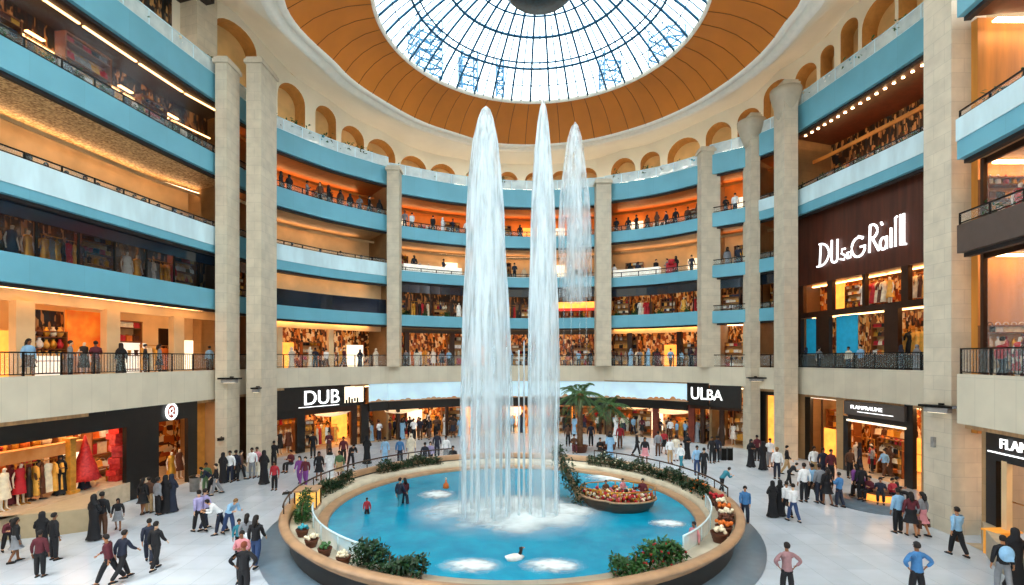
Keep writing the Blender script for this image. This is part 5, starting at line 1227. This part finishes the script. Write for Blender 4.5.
# ================================================================ palms
def palm(px,py,h,label,n=22,fl=2.0):
    x,y=on_floor(px,py); t=thing('palm_tree',label,'palm tree',(x,y,0)); m=MB(); k=14
    m.lathe([(.24-.06*i/k+.03*(i%2),h*i/k) for i in range(k+1)],n=12); obj('trunk',m,M['trunk'],t)
    m=MB(); m.lathe([(.3,-.35),(.36,0),(.2,.25)],(0,0,h),12,fn=lambda a,z:1+.12*math.cos(6*a)); obj('crown_shaft',m,mat('palm_fibre','8A5E34',.8,var=.3,scale=8),t)
    m=MB(); m.lathe([(.5,0),(.62,.5),(.66,.55),(.56,.55),(.5,.4)],n=18); obj('planter',m,CLO['brown'],t)
    for i in range(n):
        a=2*PI*i/n*2.4; el=R(65-95*(i/n)); L=fl*rnd.uniform(.85,1.1); m=MB(); P=[]
        for j in range(9):
            q=j/8; rr=L*q; zz=L*(math.sin(el)*q-.55*q*q); P.append(Vector((math.cos(a)*rr*math.cos(el)*1.0,math.sin(a)*rr*math.cos(el),h+.15+zz)))
        m.tube(P,[.025*(1-.08*j*1.0) for j in range(9)],4)
        for j in range(1,9):
            for q in (0,.33,.66):
                if j==8 and q: continue
                p=P[j].lerp(P[min(8,j+1)],q); d=(P[j]-P[j-1]).normalized(); sd=d.cross(Vector((0,0,1))).normalized()
                for s in (-1,1): m.leaf(p,(d*.7+sd*s-Vector((0,0,.35))),.42*fl/2*(1.1-.06*j),.05,.2)
        obj('frond',m,mat('palm_green','4A6B3A',.5,var=.4,scale=3),t)
palm(580,452,4.5,'tall palm tree just right of the water jets',28,2.5); palm(609,449,3.5,'shorter bushy palm tree, right of the tall palm',28,2.0)
# tall slim foliage poking in front of the billboard
def f_shrub():
    r=thing('potted_shrub','','plant'); m=MB(); m.lathe([(.16,0),(.22,.3),(.19,.3),(.17,.2)],n=12); obj('pot',m,CLO['cream'],r)
    m=MB(); leafmass(m,lambda:(rnd.gauss(0,.17),rnd.gauss(0,.15),.4+abs(rnd.gauss(0,.25))),170,.24,.1,.6); obj('foliage',m,M['leaf'],r); m=MB(); m.tube([(0,0,.2),(0,0,.6)],.02,4); obj('stem',m,M['trunk'],r); return r
kind('potted_shrub',f_shrub)
def f_white():
    r=thing('flower_pot','','plant'); m=MB(); m.lathe([(.16,0),(.22,.3),(.19,.3),(.17,.2)],n=12); obj('pot',m,CLO['cream'],r)
    m=MB(); [m.sph((rnd.gauss(0,.17),rnd.gauss(0,.14),.45+abs(rnd.gauss(0,.17))),rnd.uniform(.05,.09),6) for _ in range(60)]; obj('flowers',m,CLO['white'],r); return r
kind('flower_pot',f_white)
for bn,st in (('left_centre',.85),('centre',1.7),('right_centre',1.5),('right_sign',1.1),('left',2.4)):
    c=BAY[bn]['c']; zt=L_(BAY[bn]['bands'][-1][1])-.12; t=.6; i=0
    while t<c.len-.4:
        x,y,a=c.at(t,.6)
        if in_pillar(x,y,.5): t+=.5; continue
        if (i%3!=2 and bn=='left_centre') or i%2==0: place('potted_shrub',(x,y,zt),rnd.uniform(0,6),'green potted shrub on the arcade gallery, '+WHERE[bn],'plant','potted shrubs on the arcade gallery, '+WHERE[bn],rnd.uniform(1.0,1.4))
        else: place('flower_pot',(x,y,zt),0,f'pot of {("white","pink","cyan-blue")[i%3]} flowers on the arcade gallery, '+WHERE[bn],'plant','flower pots on the arcade gallery, '+WHERE[bn],rnd.uniform(1.1,1.5),{'flowers':CLO[('white','cream','teal')[i%3]]})
        t+=st*rnd.uniform(.8,1.2); i+=1
for bn,lv_,st in (('left',2,1.7),('right_sign',0,1.6),('near_right',0,1.2),('near_right',1,1.4),('centre',1,3.0),('centre',0,2.3),('right_centre',0,2.0)):
    c=BAY[bn]['c']; zt=L_(BAY[bn]['bands'][lv_][2] or BAY[bn]['bands'][lv_][1]) ; t0=1.2 if bn!='left' else c.t_px(-60); t=t0
    while t<min(c.len-.5,t0+26) and not(bn=='near_right' and t>6):
        x,y,a=c.at(t,.5)
        if in_pillar(x,y,.5): t+=.5; continue
        place('potted_shrub',(x,y,zt-.42),rnd.uniform(0,6),f'small green shrub by the {LVN[lv_+1]} rail, '+WHERE[bn],'plant',f'shrubs along the {LVN[lv_+1]} rail, '+WHERE[bn],.9); t+=st*rnd.uniform(.8,1.3)
# ================================================================ fixtures on pillars
def sconce(x,y,z,rz,label,w=.5):
    t=thing('wall_light',label,'lamp',(x,y,z),rz); m=MB(); m.box((0,-.28,.0),(w,.5,.1)); m.box((0,-.05,-.05),(.2,.12,.35)); obj('arm',m,M['blackmetal'],t)
    m=MB(); m.box((0,-.32,-.16),(w*.7,.34,.2)); hs_=obj('housing',m,CLO['grey'],t); m=MB(); m.box((0,-.32,-.27),(w*.5,.24,.03)); obj('lens',m,M['panelw'],hs_)
sconce(-17.9,32.0,L_(-1.3),0,'dark bracket lamp under the gallery on the left pillar',1.3); sconce(-16.95,33.4,L_(-2.0),R(0),'slim grey lamp hanging on the second left pillar',.5)
sconce(19.75,40.6,L_(-1.6),R(-10),'bracket lamp on the right pillar beside the right black sign',1.4); sconce(18.85,21.9,L_(-2.1),R(-70),'bracket lamp on the big near right pillar',1.3)
m=MB(); m.box((0,0,0),(.16,.12,.45)); o=obj('wall_box',m,CLO['grey'],None,(18.79,22.3,L_(-3.75)),R(90)); tag(o,'small grey box on the big near right pillar','fixture')
t=thing('security_camera','black security camera on the left pillar beside the dark gap','camera',(-18.5,31.95,L_(-5.15))); m=MB(); m.box((0,-.2,0),(.22,.4,.18)); m.lathe([(.07,-.05),(.09,.05)],(0,-.42,0),10); obj('housing',m,M['blackmetal'],t); m=MB(); m.tube([(0,0,.05),(0,-.15,.15),(0,-.2,.05)],.03,5); obj('bracket',m,M['blackmetal'],t)
# round bench by the near right pillar
x,y=on_floor(898,508); x-= .6
m=MB(); m.lathe([(2.0,.003),(2.0,.06),(.0,.06)],n=40,cap=False); struct('trim_bench_disc',m,mat('disc_slate','5C6A76',.3)).location=(x,y+.6,0)
bx2,by2=on_floor(880,500)
t=thing('round_bench','round wooden bench with an orange-lit front at the foot of the near right pillar','bench',(bx2,by2,.06)); m=MB(); m.lathe([(.95,.38),(.98,.4),(.98,.46),(.0,.46)],n=30); obj('seat',m,CLO['brown'],t); m=MB(); m.lathe([(.8,0),(.85,.38)],n=30); obj('base',m,M['panelo'],t)
# litter bin
x,y=on_floor(194.5,491); t=thing('litter_bin','grey-green litter bin standing near the lit left entrance','bin',(x,y,0)); m=MB(); m.lathe([(.24,0),(.26,.75),(.27,.78)],n=16); obj('body',m,CLO['grey'],t); m=MB(); m.lathe([(.28,.78),(.28,.86),(.1,.92)],n=16); obj('lid',m,M['blackmetal'],t)
for px,lab in ((723,'left'),(729.5,'right')):
    x,y=on_floor(px,460); t=thing('litter_bin',f'dark litter bin below the right black sign, {lab} of the two','bin',(x,y,0)); m=MB(); m.box((0,0,.45),(.36,.36,.9)); obj('body',m,M['blackmetal'],t); m=MB(); m.box((0,0,.94),(.4,.4,.08)); obj('lid',m,CLO['grey'],t)
# duck
x,y=on_floor(514,560,WZ); t=thing('duck','small white duck with a black head floating in front of the jets','duck',(x,y,WZ-.04),R(25))
m=MB(); m.tube([(.4,0,.1),(.25,0,.1),(0,0,.1),(-.2,0,.14),(-.34,0,.22)],[.02,.13,.17,.13,.03],10); obj('body',m,CLO['white'],t); m=MB(); m.tube([(.2,0,.15),(.27,0,.3),(.27,0,.42),(.32,0,.45)],[.08,.055,.075,.03],8); obj('head',m,CLO['black'],t); m=MB(); m.tube([(.33,0,.43),(.42,0,.41)],[.025,.012],6); obj('bill',m,CLO['orange'],t)
x,y=on_floor(446,488,WZ); t=thing('buoy','tiny orange buoy on the water left of the jets','buoy',(x,y,WZ)); m=MB(); m.lathe([(.05,-.1),(.17,0),(.15,.2),(.05,.3),(.03,.5)],n=12); obj('float',m,CLO['orange'],t); m=MB(); m.sph((0,0,.52),.06,6); obj('tip',m,CLO['cream'],t)
m=MB(); x,y=on_floor(287,494); m.box((0,0,.06),(.5,.22,.12),.4,.8); m.tube([(-.12,0,.1),(0,0,.22),(.12,0,.1)],.012,4); o=obj('dropped_bag',m,CLO['black'],None,(x,y,0)); tag(o,'small dark bag lying on the pale floor, left of the pool','bag')
# ================================================================ people on the ground floor: (column,row of feet,pose,heading,height factor,top,bottom,hair,label)
PP=[
(16,562,'skirt',150,.95,'black','grey','hair','woman in a black top and grey skirt by the left shop plinth'),
(8,553,'bend',60,.9,'maroon','black','hair','crouching figure in maroon at the left edge of the picture'),
(42,557,'robe',200,.98,'black','black','hair','dark robed figure facing the left shop window, left of a pair'),
(54,560,'stand',160,1.02,'black','black','hair','man in a long black coat, right of the pair at the left shop'),
(40,577,'stand',190,.93,'maroon','black','hair','person in a maroon padded jacket standing near the front, left'),
(94,540,'robe',170,1.08,'black','black','hair','black coated figure, left of the pair by the red parcels'),
(102,537,'stand',190,1.1,'black','brown','hair','man in black coat and brown trousers, right of the pair by the red parcels'),
(118,530,'skirt',30,.8,'black','grey','hair','young girl in a dark top with long hair beside the left shop window'),
(109,585,'stride',-75,.98,'maroon','black','hair','man in a maroon jacket striding left, front left'),
(122,582,'stride',165,1.0,'navy','black','hair','man in a navy jacket walking away beside the maroon jacket'),
(156,570,'walk',175,1.0,'black','black','hair','man in black suit walking, front of the pair near the left middle'),
(149,564,'stride',-150,.95,'navy','navy','hair','man in dark blue half hidden behind the black suited walker'),
(143,514,'skirt',180,1.0,'black','black','hair','woman in black, leftmost of the group outside the dark wall'),
(149,513,'stand',180,1.02,'brown','tan','hair','person in brown and tan in the group outside the dark wall'),
(158,515,'stand',150,1.05,'grey','black','hair','man in a grey jacket in the middle of the group at the dark wall'),
(165.5,513,'robe',180,1.05,'black','black','hair','tall black robed figure, second from right at the dark wall'),
(171.5,512,'robe',190,1.06,'navy','black','hair','dark blue robed figure, rightmost of the group at the dark wall'),
(199,532,'walk',-120,1.05,'lilac','black','hair','man in a lilac shirt and black trousers, left of a close pair'),
(205,530,'walk',160,1.05,'lilac','navy','hair','man in a pale violet shirt beside the other lilac shirt'),
(220,534,'bend',-60,1.0,'white','navy','hair','person in white leaning forward with dark blue trousers'),
(229,535,'bend',60,1.05,'ltblue','jeans','fair','fair-haired person in light blue bending towards a friend'),
(239,555,'stand',40,.8,'teal','black','hair','child in a teal shirt, left of the group by the pool wall'),
(247,560,'skirt',-170,1.0,'grey','white','hair','person in grey with a white skirt in the group by the pool wall'),
(256,567,'longwalk',180,1.08,'black','jeans','hair','long haired person in a black jacket and blue jeans by the pool wall'),
(242,582,'fold',10,1.0,'pink','black','hair','person in pale pink behind the man with hands on hips'),
(244,600,'hips',185,1.05,'black','black','redhair','man with reddish hair and hands on hips at the bottom edge'),
(206,494,'stand',20,1.0,'green','green','hair','person in dull green near the litter bin'),
(211,494,'bend',-60,1.0,'navy','black','hair','person in navy stooping beside the green dressed one'),
(216,495,'walk',-60,1.0,'black','grey','hair','person in black walking past the tan pier, left'),
(223,483,'robe',180,1.05,'black','black','hair','black robed figure at the foot of the first left pillar'),
(230,482,'stand',0,1.1,'white','navy','hair','person in a white shirt at the foot of the first left pillar'),
(236,481,'stand',180,1.1,'navy','black','hair','man in navy between the two left pillars'),
(241,480,'walk',100,1.05,'brown','black','hair','person in brown between the two left pillars'),
(252,478,'stand',10,1.1,'white','grey','hair','person in white in front of the second left pillar'),
(257,477,'stand',0,1.1,'pink','cream','hair','person in pink and cream in front of the second left pillar'),
(264,484,'robe',180,1.15,'black','black','hair','tall black robed figure in front of the second left pillar'),
(274,467,'stand',180,1.05,'black','black','hair','man in black at the right foot of the second left pillar'),
(274.5,490,'stand',0,.95,'red','black','hair','boy with a red top and black trousers, left of the pool'),
(291,471,'sit',-20,1.1,'maroon','black','hair','seated person in dark red in front of the black sign shop'),
(299.5,485,'longwalk',0,1.0,'purple','purple','hair','woman all in purple walking left of the pool'),
(305.5,486,'walk',0,1.0,'maroon','purple','hair','companion in plum walking beside the woman in purple'),
(319,481,'skirt',30,1.05,'black','black','hair','woman in black pushing something beside the pool, under the black sign'),
(330,479,'thobe',0,1.1,'white','white','hair','person in a long white robe with dark head, under the black sign'),
(339.5,480,'skirt',0,1.05,'green','tan','hair','woman in green top and tan skirt beside the pool hedge'),
(343.5,463,'stand',0,1.1,'maroon','black','hair','person in maroon before the shop under the black sign'),
(351,468,'bend',40,1.1,'black','black','hair','stooping person in black at the shop under the black sign'),
(313,458,'stand',0,1.15,'black','black','hair','dark figure at the doorway under the letters D and U'),
(329,457,'hold',0,1.15,'maroon','brown','hair','dark red figure inside the doorway under the left black sign'),
(367,464,'robe',180,1.15,'black','black','hair','tall black robed figure by the columns right of the left black sign'),
(385,464,'stand',0,1.1,'ltblue','ltblue','hair','person all in light blue behind the far pool rim'),
(400,464,'stand',180,1.1,'blue','navy','hair','man in a blue shirt behind the far left pool rim'),
(411,463,'thobe',0,1.2,'cream','cream','cream','figure in a cream robe left of the dark crowd'),
(425,469,'stand',180,1.05,'navy','navy','hair','man in navy behind the rim, left of the jets'),
(430.5,468,'longwalk',0,1.05,'lilac','navy','hair','person in lilac behind the rim, left of the jets'),
(437,458,'stand',180,1.15,'navy','navy','hair','tall man in navy further back, left of the jets'),
(446,462,'stand',0,1.1,'white','grey','hair','person in white close to the jets, left side'),
(453,467,'sit',0,1.15,'black','black','hair','seated person in black close to the jets, left side'),
(568,446,'stand',0,1.1,'brown','black','hair','person in brown left of the tall palm'),
(574,452,'sit',0,1.1,'brown','maroon','hair','seated person at the foot of the tall palm'),
(591,446,'stand',180,1.15,'navy','black','hair','man in navy between the two palms'),
(600,457,'sit',20,1.15,'black','black','hair','seated person in black right of the tall palm'),
(610,458,'thobe',0,1.15,'ltblue','ltblue','hair','person in a long light blue robe below the shorter palm'),
(620,448,'stand',0,1.15,'red','brown','hair','person in red and brown right of the palms'),
(637,456,'walk',70,1.1,'black','black','hair','person in black walking, first right of the palms'),
(645,464,'skirt',0,1.1,'black','pink','hair','woman in black top and pink skirt behind the boat'),
(658,456,'stand',180,1.1,'grey','brown','hair','person in grey before the red-brown column'),
(664,454,'skirt',0,1.1,'red','black','hair','woman in red beside the red-brown column'),
(670,463,'stand',0,1.05,'white','tan','hair','person in white top and tan trousers behind the right hedge'),
(676,461,'stand',180,1.1,'cream','white','hair','person in cream near the right hedge'),
(681,469,'walk',-60,1.0,'white','teal','hair','person in white with teal trousers by the right rim'),
(687,459,'robe',0,1.1,'black','black','hair','round dark robed figure under the right black sign'),
(697,475,'stand',0,1.1,'ltblue','jeans','hair','man in a light blue shirt and jeans right of the pool rim'),
(704,478,'walk',150,1.1,'black','black','hair','person in black beside the light blue shirt and jeans'),
(712,463,'stand',0,1.1,'black','black','hair','person in black, left of two under the right black sign'),
(717,462,'stand',180,1.1,'navy','black','hair','person in navy, right of two under the right black sign'),
(722,494,'bend',100,.95,'teal','black','hair','person in teal leaning over beside the right rim'),
(745,524,'bagwalk',-20,1.0,'blue','navy','hair','man in blue with a red shoulder bag just outside the right rim'),
(751,467,'robe',0,1.1,'black','black','hair','black robed figure, leftmost at the foot of the right pillar'),
(757,461,'stand',180,1.1,'maroon','black','hair','person in maroon at the foot of the right pillar'),
(763,470,'robe',180,1.1,'black','black','hair','black robed figure, second from left at the right pillar'),
(770,467,'stand',0,1.15,'white','grey','hair','person in white in the group at the right pillar'),
(777,479,'stand',170,1.15,'white','navy','fair','man in a white shirt and blue trousers, right pillar group'),
(787,475,'walk',60,1.1,'black','tan','hair','person in black top and tan trousers by the second right pillar'),
(789,486,'bend',80,.9,'black','black','hair','small stooping figure in black in front of the second right pillar'),
(772.5,517,'robe',180,.98,'black','black','hair','black robed figure, left of a pair on the open floor right'),
(780,516,'robe',175,.98,'black','black','hair','black robed figure, right of a pair on the open floor right'),
(786.5,517,'bagwalk',180,.98,'white','black','hair','person in white with a dark bag on the open floor right'),
(793,522,'walk',185,1.02,'white','jeans','hair','man in a white shirt and blue trousers on the open floor right'),
(804,502,'stand',180,1.18,'white','black','hair','tall man in a white shirt and black trousers, right side'),
(812,500,'bagwalk',180,1.12,'ltblue','black','hair','person in pale blue with a case, right side'),
(819.5,503,'stand',185,1.18,'grey','navy','hair','tall man in a grey jacket, middle of the right crowd'),
(827,505,'skirt',180,1.12,'black','black','hair','woman in a short black dress, right crowd'),
(831,482,'stand',0,1.15,'maroon','black','hair','person in dark red behind the woman in the short black dress'),
(823,480,'stand',0,1.15,'navy','navy','hair','person in navy at the orange window, right'),
(814,478,'stand',0,1.15,'white','tan','hair','person in white at the orange window, right'),
(839,507,'phone',200,1.02,'blue','navy','hair','man in a bright blue shirt, right of the crowd'),
(856,499,'longwalk',180,1.08,'purple','black','hair','long haired person in purple walking to the right shop'),
(861,500,'stand',175,1.1,'black','black','hair','man in black beside the person in purple'),
(850,478,'stand',0,1.1,'brown','black','hair','person in brown at the left edge of the right shop opening'),
(898,533,'stand',182,1.12,'ltblue','black','hair','man in a light blue shirt at the foot of the near right pillar'),
(911,536,'skirtbag',160,1.08,'maroon','black','hair','woman in dark red and black, middle of three at the near pillar'),
(922,536,'skirtbag',-160,1.08,'grey','pink','hair','woman in a grey top with a pale bag, right of three at the near pillar'),
(787,601,'hips',180,1.05,'mauve','black','hair','man in a mauve shirt with his back turned, bottom right of the pool'),
(917,604,'hips',180,1.1,'blue','black','hair','man in a blue shirt and black trousers with his back turned, bottom right'),
(957,556,'bagwalk',180,1.08,'ltblue','black','hair','person in a long light blue top carrying a black case, right'),
(1003,594,'pack',160,1.08,'black','grey','hair','person carrying a bulging light blue backpack at the near right shop'),
(1015,588,'robe',170,1.12,'black','black','hair','black robed figure at the right edge of the picture'),
]
for px,py,k,h,sc,top,bot,hair,lab in PP:
    x,y=on_floor(px,py); person(x,y,k,h,lab,top,bot,hair,sc)
# seated cluster on the round bench
for i,(a,top,l) in enumerate(((150,'purple','in purple, left end'),(195,'maroon','in dark red, second from left'),(235,'navy','in navy, in front'),(280,'red','in red, second from right'),(320,'black','in black, right end'))):
    x=bx2+.72*math.cos(R(a)); y=by2+.72*math.sin(R(a)); person(x,y,'sit',a+90,'person seated on the round bench '+l,top,'black','hair',1.0,.06)
# people in the water and the boat
def wade(px,py,k,h,sc,top,bot,lab,z=.12):
    x,y=on_floor(px,py,WZ); person(x,y,k,h,lab,top,bot,'hair',sc,z)
wade(367,514,'stand',0,.62,'red','black','child in a red top standing in the water, left part of the pool')
wade(400,505,'walk',150,.95,'navy','teal','woman in navy wading in the pool, left of the jets'); wade(405,503,'longwalk',-150,.9,'maroon','navy','companion in maroon wading beside the woman in navy')
wade(694,553,'stand',-60,.85,'pink','navy','person in a pink top standing in the water by the right rim')
person(bx+.35,by+.5,'sit',30,'passenger in pale pink sitting at the back of the boat','pink','black','hair',.72,WZ+.35); person(bx+1.25,by+.2,'sit',-20,'passenger in maroon sitting at the right end of the boat','maroon','navy','hair',.85,WZ+.25); person(bx-.5,by+.35,'sit',10,'passenger with dark hair sitting at the left of the boat','brown','navy','hair',.68,WZ+.35)
# ================================================================ crowds in the shops and along the galleries (look-alikes share a label within a place)
TOPS=['black','navy','maroon','white','grey','brown','ltblue','cream']
OCC=[on_floor(p[0],p[1]) for p in PP]
def crowd(bn,t0,t1,off0,off1,z,n,where,sc=1.05,tops=TOPS):
    c=BAY[bn]['c']
    for i in range(n):
        
        for _ in range(12):
            t=t0+(t1-t0)*(i+rnd.uniform(0,1))/n; x,y,a=c.at(t,rnd.uniform(off0,off1))
            if not in_pillar(x,y) and all((x-q[0])**2+(y-q[1])**2>.45 or (len(q)>2 and abs(q[2]-z)>1) for q in OCC): break
        else: continue
        OCC.append((x,y,z)); top=rnd.choice(tops); k=rnd.choice(['stand','fold','robe','skirt','hold','thobe','walk'])
        kn={'robe':'robed figure','thobe':'robed figure','skirt':'skirted woman'}.get(k,'shopper')
        person(x,y,k,math.degrees(a)+rnd.choice((0,180,40,-40,160)),f'{kn} in {top.replace("ltblue","light blue")}, {where}',top,rnd.choice(['black','navy','brown']),'hair',sc*rnd.uniform(.95,1.05),z,f'{kn}s in {top.replace("ltblue","light blue")}, {where}')
C=lambda b:BAY[b]['c']
crowd('left_centre',C('left_centre').t_px(372,1),C('left_centre').len,.4,2.2,.02,5,'ground-floor crowd left of the jets')
crowd('centre',.3,7,-.8,2.2,.02,22,'dark crowd between left black sign and jets',1.12,['black','navy','maroon','brown','black','white','ltblue'])
crowd('centre',10,C('centre').len-.3,-.3,2.4,.02,12,'ground-floor crowd behind the palms')
crowd('right_centre',.4,C('right_centre').len-.4,.2,2.2,.02,15,'crowd before the shop right of palms',1.1)
crowd('left',C('left').t_px(5,2),C('left').t_px(85,2),1.2,2.6,1.0,7,'inside the left shop window',1.05,['black','black','navy','maroon','brown'])
crowd('right_sign',C('right_sign').t_px(850,1.5),C('right_sign').t_px(900,1.5),.8,2.4,.02,8,'inside the right ground-floor shop')
crowd('left',C('left').t_px(0,1),C('left').len-1,.7,1.6,G0,7,'first gallery, left side of the hall'); crowd('left_centre',.5,C('left_centre').len-.5,.5,1.6,G0,8,'first gallery, '+WHERE['left_centre'],1.05)
crowd('centre',.5,C('centre').len-.5,.5,1.6,G0,12,'first gallery, '+WHERE['centre'],1.05); crowd('right_centre',.5,C('right_centre').len-.5,.5,1.6,G0,9,'first gallery, '+WHERE['right_centre'],1.05)
crowd('right_sign',.5,C('right_sign').len-3,.4,.75,G0,6,'first gallery walkway, bay under the brown sign wall'); crowd('near_right',.6,4.5,.7,1.7,G0,7,'first gallery, near right corner bay',1.05,['black','maroon','red','black'])
def heads(bn,i,n,where,t0=.4,t1=None):
    c=C(bn); b=BAY[bn]['bands'][i]; z=(L_(b[1])-.35) if not b[2] else L_(b[1])-.2
    crowd(bn,t0,t1 or c.len-.4,.55,1.0,z,n,where,1.08,['black','black','navy','brown','grey','white'])
heads('left_centre',1,6,'third gallery, '+WHERE['left_centre']); heads('left_centre',2,11,'fourth gallery, '+WHERE['left_centre']); heads('left',1,15,'third gallery, left side of the hall',C('left').t_px(-20,.8))
heads('centre',1,6,'third gallery, '+WHERE['centre']); heads('centre',2,14,'fourth gallery, '+WHERE['centre']); heads('right_centre',1,8,'third gallery, '+WHERE['right_centre']); heads('right_centre',2,10,'fourth gallery, '+WHERE['right_centre'])
heads('right_gap',2,3,'fourth gallery, '+WHERE['right_gap']); heads('right_gap',1,3,'third gallery, '+WHERE['right_gap']); heads('right_sign',0,11,'gallery over the brown sign wall',.6,C('right_sign').len-3); heads('near_right',1,5,'upper gallery, near right corner bay',.8,4.5); heads('near_right',0,3,'lower window gallery, near right corner bay',2,5)
# ================================================================ light
w=bpy.data.worlds.new('sky'); SC.world=w; w.use_nodes=True; bg=w.node_tree.nodes['Background']; bg.inputs[0].default_value=(.86,.95,1,1); bg.inputs[1].default_value=3.1
sun=bpy.data.lights.new('sun','SUN'); sun.energy=2.2; sun.angle=R(20); sun.color=(1,.97,.9); so=bpy.data.objects.new('sun',sun); COL.objects.link(so); so.rotation_euler=(R(8),R(-10),0)
SC.cycles.use_denoising=True; SC.cycles.transparent_max_bounces=24; SC.cycles.max_bounces=6; SC.cycles.diffuse_bounces=3; SC.cycles.glossy_bounces=2
SC.cycles.sample_clamp_indirect=4
SC.view_settings.exposure=0.6
